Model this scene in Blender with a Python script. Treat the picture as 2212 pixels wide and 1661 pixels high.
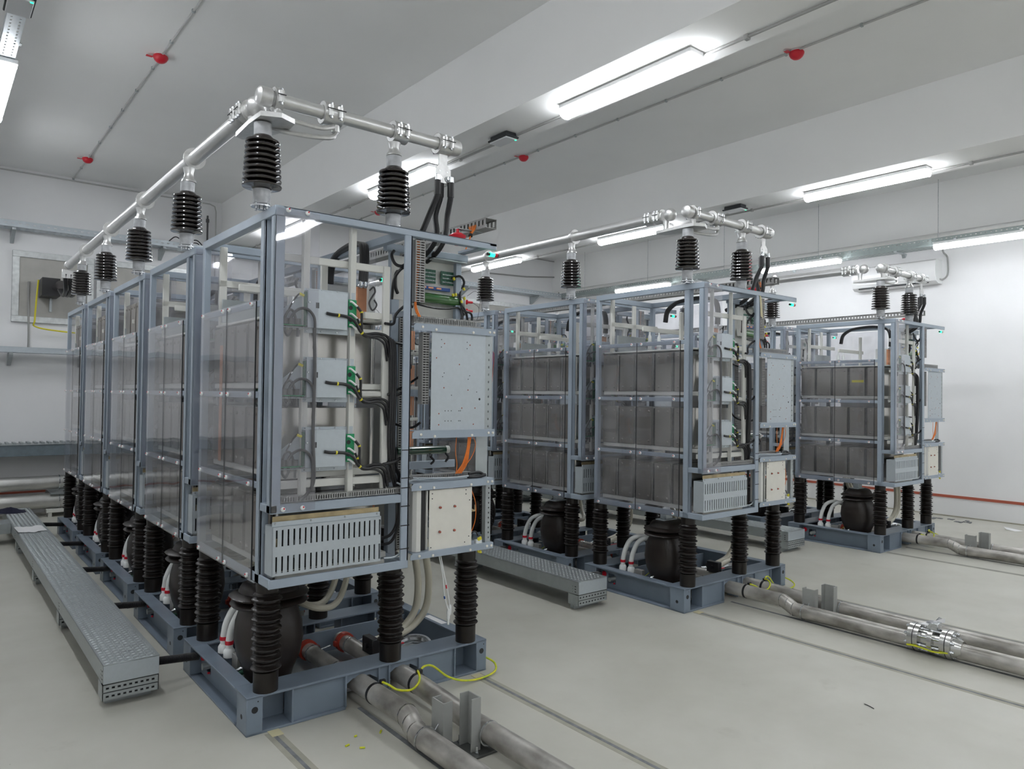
import bpy, bmesh, math, random
from mathutils import Vector, Matrix
random.seed(7)
for o in list(bpy.data.objects): bpy.data.objects.remove(o)
SC = bpy.context.scene
COL = SC.collection
PI = math.pi

# ------------------------------------------------------------------ camera
def make_camera():
    yaw, pit, rol = math.radians(-39.0261), math.radians(0.9124), math.radians(0.7626)
    f = Vector((-math.sin(yaw)*math.cos(pit), math.cos(yaw)*math.cos(pit), math.sin(pit)))
    r0 = Vector((math.cos(yaw), math.sin(yaw), 0)); u0 = r0.cross(f)
    r = r0*math.cos(rol)+u0*math.sin(rol); u = -r0*math.sin(rol)+u0*math.cos(rol)
    cam = bpy.data.cameras.new('camera'); cam.sensor_width = 36; cam.sensor_fit = 'HORIZONTAL'
    cam.lens = 36*1567.611/2212; cam.clip_start = .05; cam.clip_end = 60
    o = bpy.data.objects.new('camera', cam); COL.objects.link(o)
    m = Matrix((r, u, -f)).transposed().to_4x4(); m.translation = Vector((-1.2393, -3.2744, 1.6))
    o.matrix_world = m; SC.camera = o
make_camera()
LAMP_STRENGTH = 35.0
w = bpy.data.worlds.new('world'); SC.world = w; w.use_nodes = True
w.node_tree.nodes['Background'].inputs[0].default_value = (.75, .78, .85, 1)
w.node_tree.nodes['Background'].inputs[1].default_value = .02
SC.view_settings.view_transform = 'Standard'; SC.view_settings.look = 'None'
SC.view_settings.exposure = 0.0; SC.view_settings.gamma = 1; SC.view_settings.use_curve_mapping = False
SC.cycles.transparent_max_bounces = 24; SC.cycles.max_bounces = 10; SC.cycles.diffuse_bounces = 5

# ------------------------------------------------------------------ materials
def mat(name, col, rough=.5, metal=0., spec=.5, noise=0., nscale=20., bump=0., bscale=60., coat=0., col2=None, emit=None, detail=4, stretch=None, rvar=0.):
    m = bpy.data.materials.new(name); m.use_nodes = True
    nt = m.node_tree; N = nt.nodes; L = nt.links; b = N['Principled BSDF']
    b.inputs['Base Color'].default_value = (*col, 1); b.inputs['Roughness'].default_value = rough
    b.inputs['Metallic'].default_value = metal; b.inputs['Specular IOR Level'].default_value = spec
    if coat: b.inputs['Coat Weight'].default_value = coat; b.inputs['Coat Roughness'].default_value = .08
    tc = N.new('ShaderNodeTexCoord'); src = tc.outputs['Object']
    if stretch:
        mp = N.new('ShaderNodeMapping'); mp.inputs['Scale'].default_value = stretch; L.new(src, mp.inputs[0]); src = mp.outputs[0]
    if noise or col2:
        n = N.new('ShaderNodeTexNoise'); n.inputs['Scale'].default_value = nscale; n.inputs['Detail'].default_value = detail
        L.new(src, n.inputs['Vector'])
        r = N.new('ShaderNodeValToRGB'); r.color_ramp.elements[0].position = .35; r.color_ramp.elements[1].position = .68
        c2 = col2 or tuple(min(1, c*(1+noise)) for c in col); c1 = col if col2 else tuple(c*(1-noise) for c in col)
        r.color_ramp.elements[0].color = (*c1, 1); r.color_ramp.elements[1].color = (*c2, 1)
        L.new(n.outputs['Fac'], r.inputs[0]); L.new(r.outputs[0], b.inputs['Base Color'])
        if rvar:
            mr = N.new('ShaderNodeMapRange'); mr.inputs[3].default_value = rough-rvar; mr.inputs[4].default_value = rough+rvar
            L.new(n.outputs['Fac'], mr.inputs[0]); L.new(mr.outputs[0], b.inputs['Roughness'])
    if bump:
        n2 = N.new('ShaderNodeTexNoise'); n2.inputs['Scale'].default_value = bscale; n2.inputs['Detail'].default_value = 3
        L.new(src, n2.inputs['Vector']); bp = N.new('ShaderNodeBump'); bp.inputs['Strength'].default_value = bump; bp.inputs['Distance'].default_value = .002
        L.new(n2.outputs['Fac'], bp.inputs['Height']); L.new(bp.outputs[0], b.inputs['Normal'])
    if emit:
        b.inputs['Emission Color'].default_value = (*emit[0], 1); b.inputs['Emission Strength'].default_value = emit[1]
    return m

def acrylic(name, haze, tint):
    m = bpy.data.materials.new(name); m.use_nodes = True; nt = m.node_tree; N = nt.nodes; L = nt.links
    N.remove(N['Principled BSDF']); out = N['Material Output']
    tr = N.new('ShaderNodeBsdfTransparent'); tr.inputs[0].default_value = (*tint, 1)
    gl = N.new('ShaderNodeBsdfGlossy'); gl.inputs['Roughness'].default_value = .03; gl.inputs[0].default_value = (1, 1, 1, 1)
    df = N.new('ShaderNodeBsdfDiffuse'); df.inputs[0].default_value = (.78, .78, .80, 1)
    fr = N.new('ShaderNodeFresnel'); ge = N.new('ShaderNodeNewGeometry'); io = N.new('ShaderNodeMapRange')
    io.inputs[3].default_value = 1.49; io.inputs[4].default_value = 1/1.49; L.new(ge.outputs['Backfacing'], io.inputs[0]); L.new(io.outputs[0], fr.inputs[0])
    tc = N.new('ShaderNodeTexCoord'); n = N.new('ShaderNodeTexNoise'); n.inputs['Scale'].default_value = 5; n.inputs['Detail'].default_value = 6
    L.new(tc.outputs['Object'], n.inputs['Vector'])
    mr = N.new('ShaderNodeMapRange'); mr.inputs[1].default_value = .35; mr.inputs[2].default_value = .8
    mr.inputs[3].default_value = haze*.4; mr.inputs[4].default_value = haze*2; L.new(n.outputs['Fac'], mr.inputs[0])
    n3 = N.new('ShaderNodeTexNoise'); n3.inputs['Scale'].default_value = 2.2; n3.inputs['Detail'].default_value = 1; L.new(tc.outputs['Object'], n3.inputs['Vector'])
    bp = N.new('ShaderNodeBump'); bp.inputs['Strength'].default_value = .35; bp.inputs['Distance'].default_value = .01; L.new(n3.outputs['Fac'], bp.inputs['Height'])
    L.new(bp.outputs[0], gl.inputs['Normal'])
    m1 = N.new('ShaderNodeMixShader'); L.new(mr.outputs[0], m1.inputs[0]); L.new(tr.outputs[0], m1.inputs[1]); L.new(df.outputs[0], m1.inputs[2])
    m2 = N.new('ShaderNodeMixShader'); L.new(fr.outputs[0], m2.inputs[0]); L.new(m1.outputs[0], m2.inputs[1]); L.new(gl.outputs[0], m2.inputs[2])
    L.new(m2.outputs[0], out.inputs[0]); return m

def floor_mat():
    m = bpy.data.materials.new('floor_screed'); m.use_nodes = True; nt = m.node_tree; N = nt.nodes; L = nt.links; b = N['Principled BSDF']
    tc = N.new('ShaderNodeTexCoord')
    def noise(sc, det, lo, hi):
        n = N.new('ShaderNodeTexNoise'); n.inputs['Scale'].default_value = sc; n.inputs['Detail'].default_value = det; n.inputs['Roughness'].default_value = .6
        L.new(tc.outputs['Object'], n.inputs['Vector']); r = N.new('ShaderNodeMapRange'); r.inputs[1].default_value = lo; r.inputs[2].default_value = hi
        L.new(n.outputs['Fac'], r.inputs[0]); return r.outputs[0]
    mx = N.new('ShaderNodeMixRGB'); mx.inputs[1].default_value = (.50, .49, .43, 1); mx.inputs[2].default_value = (.60, .59, .53, 1)
    L.new(noise(.9, 6, .35, .7), mx.inputs[0])
    mx2 = N.new('ShaderNodeMixRGB'); mx2.inputs[2].default_value = (.30, .28, .23, 1); L.new(mx.outputs[0], mx2.inputs[1])
    ml = N.new('ShaderNodeMath'); ml.operation = 'MULTIPLY'; ml.inputs[1].default_value = .35; L.new(noise(3.1, 8, .62, .8), ml.inputs[0]); L.new(ml.outputs[0], mx2.inputs[0])
    mx3 = N.new('ShaderNodeMixRGB'); mx3.inputs[2].default_value = (.16, .15, .13, 1); L.new(mx2.outputs[0], mx3.inputs[1])
    L.new(noise(9, 5, .735, .77), mx3.inputs[0])
    L.new(mx3.outputs[0], b.inputs['Base Color'])
    rr = N.new('ShaderNodeMapRange'); rr.inputs[3].default_value = .32; rr.inputs[4].default_value = .5; L.new(noise(2, 5, .3, .7), rr.inputs[0]); L.new(rr.outputs[0], b.inputs['Roughness'])
    return m

M = dict(
 floor=floor_mat(),
 wall=mat('wall_paint', (.84, .84, .845), .85, noise=.025, nscale=1.3, detail=7, bump=.12, bscale=90),
 ceil=mat('ceiling_paint', (.86, .86, .85), .9, noise=.02, nscale=1, bump=.1, bscale=80),
 paint=mat('grey_blue_paint', (.35, .41, .48), .36, noise=.04, nscale=6, bump=.05, bscale=150),
 base=mat('base_frame_paint', (.19, .235, .29), .36, noise=.10, nscale=5, bump=.05, bscale=120),
 baseweb=mat('base_web_paint', (.185, .23, .285), .4, noise=.06, nscale=5),
 porc=mat('brown_porcelain', (.0105, .0072, .0058), .36, spec=.42, coat=.06, noise=.15, nscale=12),
 porcb=mat('black_porcelain', (.018, .013, .012), .14, coat=1.0),
 resin=mat('brown_cast_resin', (.017, .0115, .0095), .42, noise=.2, nscale=9, coat=.06),
 alu=mat('cast_aluminium', (.64, .64, .63), .36, metal=.85, noise=.06, nscale=40),
 tube=mat('drawn_aluminium', (.70, .70, .69), .36, metal=.8, noise=.05, nscale=9, rvar=.04),
 galv=mat('galvanised_steel', (.50, .55, .585), .42, metal=.35, noise=.025, nscale=45, rvar=.04),
 galvd=mat('galvanised_channel', (.42, .455, .465), .38, metal=.6, noise=.05, nscale=16, rvar=.06),
 zinc=mat('zinc_fitting', (.62, .64, .66), .25, metal=1, noise=.15, nscale=60),
 steel=mat('stainless_canister', (.58, .565, .535), .24, metal=.96, noise=.08, nscale=3, rvar=.06),
 steelp=mat('stainless_end_plate', (.36, .335, .305), .40, metal=.75, noise=.07, nscale=3, rvar=.08),
 pipe=mat('pickled_steel_pipe', (.27, .255, .23), .38, metal=.5, nscale=9, rvar=.12, stretch=(1, .5, 1), col2=(.66, .64, .60), detail=10),
 chrome=mat('bright_steel', (.55, .55, .53), .24, metal=1),
 white=mat('white_coated_bar', (.70, .70, .66), .5, noise=.02),
 cream=mat('cream_plate', (.76, .74, .67), .55, noise=.02),
 plast=mat('white_plastic', (.82, .84, .83), .35),
 hose=mat('translucent_cream_hose', (.60, .57, .46), .3, coat=.4),
 red=mat('red_plastic', (.62, .012, .03), .35),
 redp=mat('red_oxide_clamp', (.42, .045, .025), .45, noise=.2),
 redstrip=mat('red_strip', (.42, .10, .06), .6),
 duct=mat('grey_trunking_plastic', (.33, .33, .32), .5),
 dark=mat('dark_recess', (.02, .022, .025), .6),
 black=mat('black_cable_sheath', (.016, .016, .018), .38),
 greyc=mat('dark_grey_conduit', (.08, .08, .085), .5),
 grey=mat('grey_cable_sheath', (.10, .10, .105), .45),
 green=mat('circuit_board_green', (.012, .25, .09), .4, col2=(.02, .36, .15), nscale=80),
 greend=mat('circuit_board_dark', (.008, .075, .04), .45, col2=(.05, .16, .11), nscale=140),
 gtube=mat('green_enamel', (.03, .13, .022), .13, coat=1),
 gtubed=mat('dark_green_enamel', (.006, .045, .02), .15, coat=1),
 yellow=mat('yellow_sleeve', (.72, .64, .04), .45),
 yg=mat('green_yellow_cable', (.74, .68, .02), .4, col2=(.45, .58, .03), nscale=40),
 orange=mat('orange_fibre', (.85, .22, .03), .4),
 copper=mat('copper_bar', (.78, .38, .22), .38, metal=.6, noise=.12, nscale=12),
 brass=mat('passivated_brass', (.42, .34, .20), .4, metal=.5, noise=.25, nscale=12),
 blue=mat('blue_component', (.01, .07, .30), .4),
 tape=mat('masking_tape', (.62, .57, .36), .8),
 paper=mat('white_paper', (.85, .85, .86), .8),
 cloth=mat('navy_cloth', (.008, .009, .03), .9),
 joint=mat('floor_joint', (.19, .20, .21), .7, noise=.2),
 stain=mat('floor_line_stain', (.38, .365, .30), .7, noise=.12, nscale=8),
 bush=mat('grey_bushing_plate', (.43, .42, .39), .5, metal=.2, noise=.10, nscale=4),
 bushf=mat('bushing_plate_frame', (.62, .64, .64), .4, metal=.5, noise=.1),
 blubeam=mat('blue_grey_beam', (.16, .20, .23), .4, noise=.08),
 sflaw=mat('silver_pipe_paint', (.52, .52, .50), .38, metal=.7, noise=.1, nscale=5),
 ac=mat('white_appliance', (.80, .80, .80), .35),
 lens=mat('frosted_lens', (.62, .63, .65), .3),
 lamp=mat('lit_diffuser', (1, 1, 1), .5, emit=((.93, .96, 1.0), LAMP_STRENGTH)),
 cond=mat('pale_conduit', (.50, .50, .49), .5),
 gap_fill=mat('dark_gap_fill', (.035, .033, .032), .6, col2=(.10, .095, .09), nscale=60),
 tray=mat('tray_galvanised', (.30, .345, .335), .45, metal=.5, noise=.05, nscale=20),
 relief=mat('glint_relief', (.52, .56, .575), .33, metal=.7),  # bumps paler than the lid, their glint put into the colour
 ledg=mat('green_indicator', (.0, .3, .15), .3, emit=((.02, .9, .42), 3)),
 galvd2=mat('grey_primed_channel', (.36, .37, .355), .5, metal=.15, noise=.05),
 dkplate=mat('dark_foot_plate', (.09, .095, .09), .5, metal=.4),
 zincf=mat('grey_cast_fitting', (.42, .43, .44), .5, metal=.5, noise=.12, nscale=30),
 acr=acrylic('clear_acrylic', .055, (.93, .93, .945)),
 acrd=acrylic('clear_acrylic_cover', .05, (.85, .85, .86)),
)

# ------------------------------------------------------------------ mesh builder
STUFF = {'screws','holes','rivets','components','terminal_components','cutout','orange_fibre','loose_wires','marker_sleeve','cable_bundle','cable_lug','terminal_sleeve','looped_cable','ring_coils','black_cable','blue_grey_cable','flange_bolt','gap','test_lead','side_slot','clamp_screws','weld_seam','copper_contact'}
class MB:
    def __init__(s): s.v = []; s.f = []; s.mi = []; s.cur = 0
    def add(s, vs, fs):
        n = len(s.v); s.v += [tuple(v) for v in vs]; s.f += [tuple(i+n for i in f) for f in fs]; s.mi += [s.cur]*len(fs); return s
    def m(s, i): s.cur = i; return s
    def box(s, x0, x1, y0, y1, z0, z1):
        if x0 > x1: x0, x1 = x1, x0
        if y0 > y1: y0, y1 = y1, y0
        if z0 > z1: z0, z1 = z1, z0
        return s.add([(x0,y0,z0),(x1,y0,z0),(x1,y1,z0),(x0,y1,z0),(x0,y0,z1),(x1,y0,z1),(x1,y1,z1),(x0,y1,z1)],
                     [(3,2,1,0),(4,5,6,7),(0,1,5,4),(1,2,6,5),(2,3,7,6),(3,0,4,7)])
    def cbox(s, x0, x1, y0, y1, z0, z1, c=.003):
        lo = (min(x0,x1),min(y0,y1),min(z0,z1)); hi = (max(x0,x1),max(y0,y1),max(z0,z1))
        c = min(c, min(hi[i]-lo[i] for i in range(3))*.4)
        V = []; idx = {}
        for sx in (0,1):
            for sy in (0,1):
                for sz in (0,1):
                    S = (sx,sy,sz); p = [hi[i] if S[i] else lo[i] for i in range(3)]; q = [p[i]+(-c if S[i] else c) for i in range(3)]
                    for a in range(3):
                        t = list(q); t[a] = p[a]; idx[(S,a)] = len(V); V.append(tuple(t))
        F = []
        for a in range(3):
            b, d = (a+1)%3, (a+2)%3
            for sa in (0,1):
                def k(sb, sd):
                    S = [0,0,0]; S[a]=sa; S[b]=sb; S[d]=sd; return idx[(tuple(S),a)]
                f = [k(0,0),k(1,0),k(1,1),k(0,1)]; F.append(f if sa else f[::-1])
            for sb in (0,1):
                for sd in (0,1):
                    S0=[0,0,0]; S1=[0,0,0]; S0[b]=S1[b]=sb; S0[d]=S1[d]=sd; S1[a]=1; S0=tuple(S0); S1=tuple(S1)
                    F.append([idx[(S0,b)],idx[(S1,b)],idx[(S1,d)],idx[(S0,d)]])
        for sx in (0,1):
            for sy in (0,1):
                for sz in (0,1): F.append([idx[((sx,sy,sz),0)],idx[((sx,sy,sz),1)],idx[((sx,sy,sz),2)]])
        return s.add(V, F)
    def frame_of(s, d):
        d = Vector(d).normalized(); a = Vector((0,0,1)) if abs(d.z) < .9 else Vector((1,0,0))
        u = a.cross(d).normalized(); return u, d.cross(u)
    def cyl(s, p0, p1, r, n=12, r1=None, caps=True):
        p0 = Vector(p0); p1 = Vector(p1); u, w_ = s.frame_of(p1-p0); r1 = r if r1 is None else r1; V = []
        for p, q in ((p0, r), (p1, r1)):
            for i in range(n):
                a = 2*PI*i/n; V.append(p+u*math.cos(a)*q+w_*math.sin(a)*q)
        F = [(i,(i+1)%n,n+(i+1)%n,n+i) for i in range(n)]
        if caps: F += [tuple(range(n))[::-1], tuple(range(n,2*n))]
        return s.add(V, F)
    def lathe(s, prof, c=(0,0,0), n=20, d=(0,0,1), caps=True):
        c = Vector(c); d = Vector(d).normalized(); u, w_ = s.frame_of(d); V = []; F = []
        for (r, z) in prof:
            for i in range(n):
                a = 2*PI*i/n; V.append(c+d*z+u*math.cos(a)*r+w_*math.sin(a)*r)
        for k in range(len(prof)-1):
            for i in range(n): F.append((k*n+i, k*n+(i+1)%n, (k+1)*n+(i+1)%n, (k+1)*n+i))
        if caps:
            F.append(tuple(range(n))[::-1]); F.append(tuple(range((len(prof)-1)*n, len(prof)*n)))
        return s.add(V, F)
    def sphere(s, c, r, n=12, k=6, sx=1, sy=1, sz=1):
        V = []; F = []
        for j in range(1, k):
            t = PI*j/k
            for i in range(n): a = 2*PI*i/n; V.append((c[0]+sx*r*math.sin(t)*math.cos(a), c[1]+sy*r*math.sin(t)*math.sin(a), c[2]+sz*r*math.cos(t)))
        V += [(c[0],c[1],c[2]+sz*r),(c[0],c[1],c[2]-sz*r)]; T = (k-1)*n
        for j in range(k-2):
            for i in range(n): F.append((j*n+i, (j+1)*n+i, (j+1)*n+(i+1)%n, j*n+(i+1)%n))
        for i in range(n): F.append((T, i, (i+1)%n)); F.append((T+1, (k-2)*n+(i+1)%n, (k-2)*n+i))
        return s.add(V, F)
    def tube(s, pts, r, n=8, sub=6, rr=None, smooth=True):
        P = [Vector(p) for p in pts]
        if smooth and len(P) > 2:
            Q = []
            for i in range(len(P)-1):
                a = P[i-1] if i else P[0]*2-P[1]; b = P[i]; c = P[i+1]; d = P[i+2] if i+2 < len(P) else P[-1]*2-P[-2]
                for k in range(sub):
                    t = k/sub; Q.append(.5*((2*b)+(c-a)*t+(2*a-5*b+4*c-d)*t*t+(3*b-a-3*c+d)*t**3))
            Q.append(P[-1]); P = Q
        u = None; V = []; m_ = len(P)
        for i, p in enumerate(P):
            d = (P[min(i+1,m_-1)]-P[max(i-1,0)])
            d = d.normalized() if d.length > 1e-9 else Vector((0,0,1))
            if u is None: u, w_ = s.frame_of(d)
            else:
                u = (u-d*u.dot(d)); u = u.normalized() if u.length > 1e-6 else s.frame_of(d)[0]; w_ = d.cross(u)
            q = r if rr is None else rr(i/(m_-1))
            for k in range(n): a = 2*PI*k/n; V.append(p+u*math.cos(a)*q+w_*math.sin(a)*q)
        F = [(i*n+k, i*n+(k+1)%n, (i+1)*n+(k+1)%n, (i+1)*n+k) for i in range(m_-1) for k in range(n)]
        F += [tuple(range(n))[::-1], tuple(range((m_-1)*n, m_*n))]
        return s.add(V, F)
    def prism(s, poly, axis, a0, a1):
        def P(p, a): return {'x': (a, p[0], p[1]), 'y': (p[0], a, p[1]), 'z': (p[0], p[1], a)}[axis]
        n = len(poly); V = [P(p, a0) for p in poly]+[P(p, a1) for p in poly]
        return s.add(V, [tuple(range(n))[::-1], tuple(range(n, 2*n))]+[(i,(i+1)%n,n+(i+1)%n,n+i) for i in range(n)])
    def perf(s, u0, u1, v0, v1, cols, rows, place):
        v = v0
        for (a, b) in rows:
            if a > v: place(u0, u1, v, a)
            u = u0
            for (c, d) in cols:
                if c > u: place(u, c, a, b)
                u = d
            if u1 > u: place(u, u1, a, b)
            v = b
        if v1 > v: place(u0, u1, v, v1)
        return s
    def ring(s, c, d, ro, ri, w_, n=20):
        h = w_/2
        return s.lathe([(ri,-h),(ro,-h),(ro,h),(ri,h),(ri,-h)], c, n, d, caps=False)
    def build(s, name, mats, parent=None, org=None):
        me = bpy.data.meshes.new(name); bm = bmesh.new()
        ox, oy, oz = org if org else ORG
        vs = [bm.verts.new((x-ox, y-oy, z-oz)) for x, y, z in s.v]
        for f, mi in zip(s.f, s.mi):
            try: fc = bm.faces.new([vs[i] for i in f]); fc.material_index = mi; fc.smooth = True
            except ValueError: pass
        bmesh.ops.recalc_face_normals(bm, faces=bm.faces)
        for e in bm.edges:
            if len(e.link_faces) == 2 and e.calc_face_angle(0) > .62: e.smooth = False
        bm.to_mesh(me); bm.free()
        for k in (mats if isinstance(mats, (list, tuple)) else [mats]): me.materials.append(M[k])
        o = bpy.data.objects.new(name, me); COL.objects.link(o)
        if name in STUFF: o['kind'] = 'stuff'
        if parent: o.parent = parent
        else: o.location = (ox, oy, oz)
        return o
ORG = (0, 0, 0)
def tag(o, label, cat, group=None, kind=None):
    if label: o['label'] = label
    if cat: o['category'] = cat
    if group: o['group'] = group
    if kind: o['kind'] = kind
    return o
def empty(name, loc):
    o = bpy.data.objects.new(name, None); COL.objects.link(o); o.location = loc; o.empty_display_size = .1; return o
def thing(name, loc, label, cat, group=None):
    global ORG
    ORG = loc; return tag(empty(name, loc), label, cat, group)
def copy_tree(o, parent=None, skip=None):
    c = o.copy(); COL.objects.link(c)
    if parent: c.parent = parent
    for ch in KIDS.get(o.name, []) if KIDS else list(o.children):
        if skip and skip(ch): continue
        copy_tree(ch, c, skip)
    return c
KIDS = None
def snapshot():                     # child lists, read once so that copying stays fast
    global KIDS
    KIDS = {}
    for o in bpy.data.objects:
        if o.parent: KIDS.setdefault(o.parent.name, []).append(o)
def struct(name, mb, mk):
    global ORG
    ORG = (0,0,0); o = mb.build(name, mk); o['kind'] = 'structure'; return o
def lin(a, b, n): return [a+(b-a)*i/(n-1) for i in range(n)]

# ------------------------------------------------------------------ the room
XL, XR, YF, YB, ZC, ZBM = -3.1, 9.95, -7.2, 8.0, 4.45, 3.79
struct('floor', MB().box(XL-.2, XR+.2, YF-.2, YB+.2, -.2, 0), 'floor')
struct('ceiling', MB().box(XL-.2, XR+.2, YF-.2, YB+.2, ZC, ZC+.2), 'ceil')
struct('wall_back', MB().box(XL, XR, YB, YB+.2, 0, ZC), 'wall')
struct('wall_front', MB().box(XL, XR, YF-.2, YF, 0, ZC), 'wall')
struct('wall_left', MB().box(XL-.2, XL, YF, YB, 0, ZC), 'wall')
struct('wall_right', MB().box(XR, XR+.2, YF, YB, 0, ZC), 'wall')
for i, (a, b) in enumerate(((2.205, 2.70), (5.70, 6.28), (8.95, XR))):
    struct('trim_%d' % (i+1), MB().box(a, b, YF, YB, ZBM, ZC), 'ceil')
k = 4
ROWS = [(0., 0.), (3.2269, -.0056), (6.6416, .095)]
PITCH = 1.2679
for (rx, ry) in ROWS:
    for lx in (.067, 1.256):
        struct('trim_%d' % k, MB().box(rx+lx-.009, rx+lx+.009, YF, ry+.10, 0, .0012), 'joint'); k += 1
        struct('trim_%d' % k, MB().box(rx+lx-.035, rx+lx+.035, YF, ry+.10, 0, .0007), 'stain'); k += 1
    struct('trim_%d' % k, MB().box(rx+.52-.012, rx+.52+.012, YF, ry+.10, 0, .0012), 'joint'); k += 1
for y in (-4.3, -.4):
    pass

# ------------------------------------------------------------------ proto: power module (local coords, base at z=.70)
W, D, XE, ZB, ZT = .735, 1.1085, 1.29, .70, 2.467
def make_module():
    root = thing('power_module', (0, 0, ZB), 'x', 'power module')
    def P(name, mb, mk, par=root): return mb.build(name, mk, par)
    B = lambda *a, **k: MB().cbox(*a, **k)
    c = .0025
    # frame
    P('post', B(0,.036, 1.07,D, ZB,ZT, c=c), 'paint'); P('post', B(0,.012, .125,.180, ZB,2.421).cbox(0,.042,.125,.137,ZB,2.421), 'paint')
    P('post', B(0,.05,0,.010,1.045,2.42).cbox(0,.010,0,.045,1.045,2.42), 'paint')
    P('post', B(.688,.735,0,.012,ZB,2.432).cbox(.723,.735,0,.05,ZB,2.432), 'paint')
    P('post', B(.776,.826,.29,.335,ZB,ZT-.03), 'paint'); P('post', B(.70,W,1.07,D,ZB,ZT), 'paint')
    P('post', B(1.21,1.25,.29,.32,1.98,2.42), 'paint')
    P('top_rail', B(-.0005,.045,-.0005,D+.0005,2.4215,ZT+.0005), 'paint'); P('top_rail', B(.03,XE,0,.010,2.430,ZT).cbox(.03,XE,0,.16,ZT-.008,ZT), 'paint')
    P('top_rail', B(.04,W+.001,D-.035,D+.001,2.4205,ZT-.002), 'paint'); P('top_rail', B(W-.041,W-.001,.011,D-.001,2.422,ZT-.001), 'paint')
    P('top_rail', B(W,XE,.28,.32,2.40,2.44), 'paint'); P('top_rail', B(XE-.05,XE,.0,.32,2.45,ZT), 'paint')
    for z0, z1 in ((2.012,2.043),(1.574,1.606),(1.143,1.175)): P('side_rail', B(0,.012,.17,1.08,z0,z1), 'paint')
    P('side_rail', B(0,.035,0,.14,1.045,1.083), 'paint')
    P('bottom_rail', B(0,.012,0,D,ZB,.745).cbox(0,.05,0,D,ZB,.708), 'paint')
    P('bottom_rail', B(-.0005,W+.0005,-.0005,.012,ZB-.0005,.742).cbox(.01,W,.0,.06,ZB,.708), 'paint')
    P('bottom_rail', B(.002,W+.001,D-.05,D+.001,ZB+.001,.741), 'paint'); P('bottom_rail', B(W-.05,W-.001,.012,D-.002,ZB+.0015,.7405), 'paint')
    P('front_rail', B(.002,W-.047,.001,.013,1.042,1.083).cbox(.01,W-.047,.002,.05,1.075,1.0835), 'paint')
    for z0, z1 in ((2.012,2.043),(1.574,1.606),(1.143,1.175)): P('rear_rail', B(0,W,D-.012,D,z0,z1), 'paint'); 
    for z0, z1 in ((2.012,2.043),(1.143,1.175)): P('side_rail', B(W-.012,W,.05,1.08,z0,z1), 'paint')
    # acrylic side panels with red and white bolts
    bl = MB().lathe([(.0112,.003),(.0112,.010),(.007,.014),(.003,.015)],(0,0,0),8,(-1,0,0)).m(1).cyl((-.012,-.002,.004),(-.0157,-.002,.004),.0042,8)
    bproto = None
    def bolts(par, pts, nrm=(1,0,0)):
        nonlocal bproto
        for (x,y,z) in pts:
            if bproto is None: bproto = bl.build('bolt', ['plast','red'], par, org=(0,0,0)); b = bproto
            else: b = bproto.copy(); COL.objects.link(b); b.parent = par
            b.location = (x, y, z-ZB)
            b.rotation_euler = (0,0,PI/2) if nrm[1] else (0,0,0)
    for (a, b_) in ((.645,1.095),(.212,.640)):
        p = P('acrylic_panel', MB().box(-.007,-.002,a,b_,ZB+.0,2.046), 'acr')
        P('seam_shade', MB().box(-.0072,-.0015,a-.0045,a-.0005,ZB+.005,2.04), 'dark', p)  # dark strip standing in for the shaded gap at the pane edge
        bolts(p, [(-.003, y, z) for z in (.719,1.159,1.590,2.028) for y in (a+.05, b_-.047)])
    p = P('acrylic_panel', MB().box(.004,.215,-.008,-.003,1.05,2.455), 'acr'); bolts(p, [(x,-.004,z) for x in (.058,.152) for z in (1.063,2.449)], (0,1,0))
    p = P('acrylic_panel', MB().box(.02,W-.02,D+.001,D+.006,ZB,2.40), 'acr')
    p = P('acrylic_panel', MB().box(W-.004,W,.40,D-.04,.72,2.41), 'acr')
    # shelves and canisters
    for zt in (.778, 1.218, 1.652):
        P('shelf', B(.07,.66,.10,1.075,zt-.030,zt), 'white')
        P('shelf_bar', B(.068,.645,.085,.10,zt-.070,zt-.036), 'white')
    P('shelf', B(.07,.66,.10,1.075,1.972,1.985), 'white')
    def rounded(x0,x1,y0,y1,r,n=5):
        out = []
        for cx,cy,a0 in ((x1-r,y1-r,0),(x0+r,y1-r,90),(x0+r,y0+r,180),(x1-r,y0+r,270)):
            for i in range(n): a = math.radians(a0+90*i/(n-1)); out.append((cx+r*math.cos(a), cy+r*math.sin(a)))
        return out
    for t, zt in enumerate((.780, 1.220, 1.654)):
        h = .308
        for kx in range(5):
            y0 = .155+.19*kx; cn = P('canister', MB().prism(rounded(.075,.625,y0,y0+.163,.045), 'z', zt, zt+h), 'steel')
            pl = MB().cbox(.064,.076,y0+.002,y0+.161,zt+.002,zt+h-.002,.002)
            for yy in (y0+.035,y0+.128):
                for zz in (zt+.035, zt+h-.035): pl.lathe([(.010,0),(.009,.004),(.004,.007)], (.064,yy,zz), 8, (-1,0,0))
            pl.m(1).box(.0632,.0645,y0+.002,y0+.0048,zt+.002,zt+h-.002).box(.0632,.0645,y0+.002,y0+.161,zt+h-.005,zt+h-.002)  # bright strips on front and top edges stand in for edge highlights
            P('end_plate', pl, ['steelp','chrome'], cn)
            if kx < 4: P('dark_gap_plate', MB().box(.078,.60,y0+.168,y0+.185,zt,zt+h*.96), 'gap_fill')  # dark insulating plate, added so the gap between canisters looks shaded
    # white uprights and bars at the front
    P('upright', B(.155,.195,.05,.062,1.085,2.43).cbox(.155,.160,.03,.062,1.085,2.43), 'white')
    P('upright', B(.399,.440,.05,.062,1.085,2.43).cbox(.399,.404,.03,.062,1.085,2.43), 'white')
    P('upright', B(.598,.636,.055,.075,1.10,2.264), 'white')
    P('crossbar', B(.05,.62,.065,.085,2.228,2.264), 'white'); P('crossbar', B(.05,.66,.065,.10,1.145,1.182), 'white')
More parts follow.
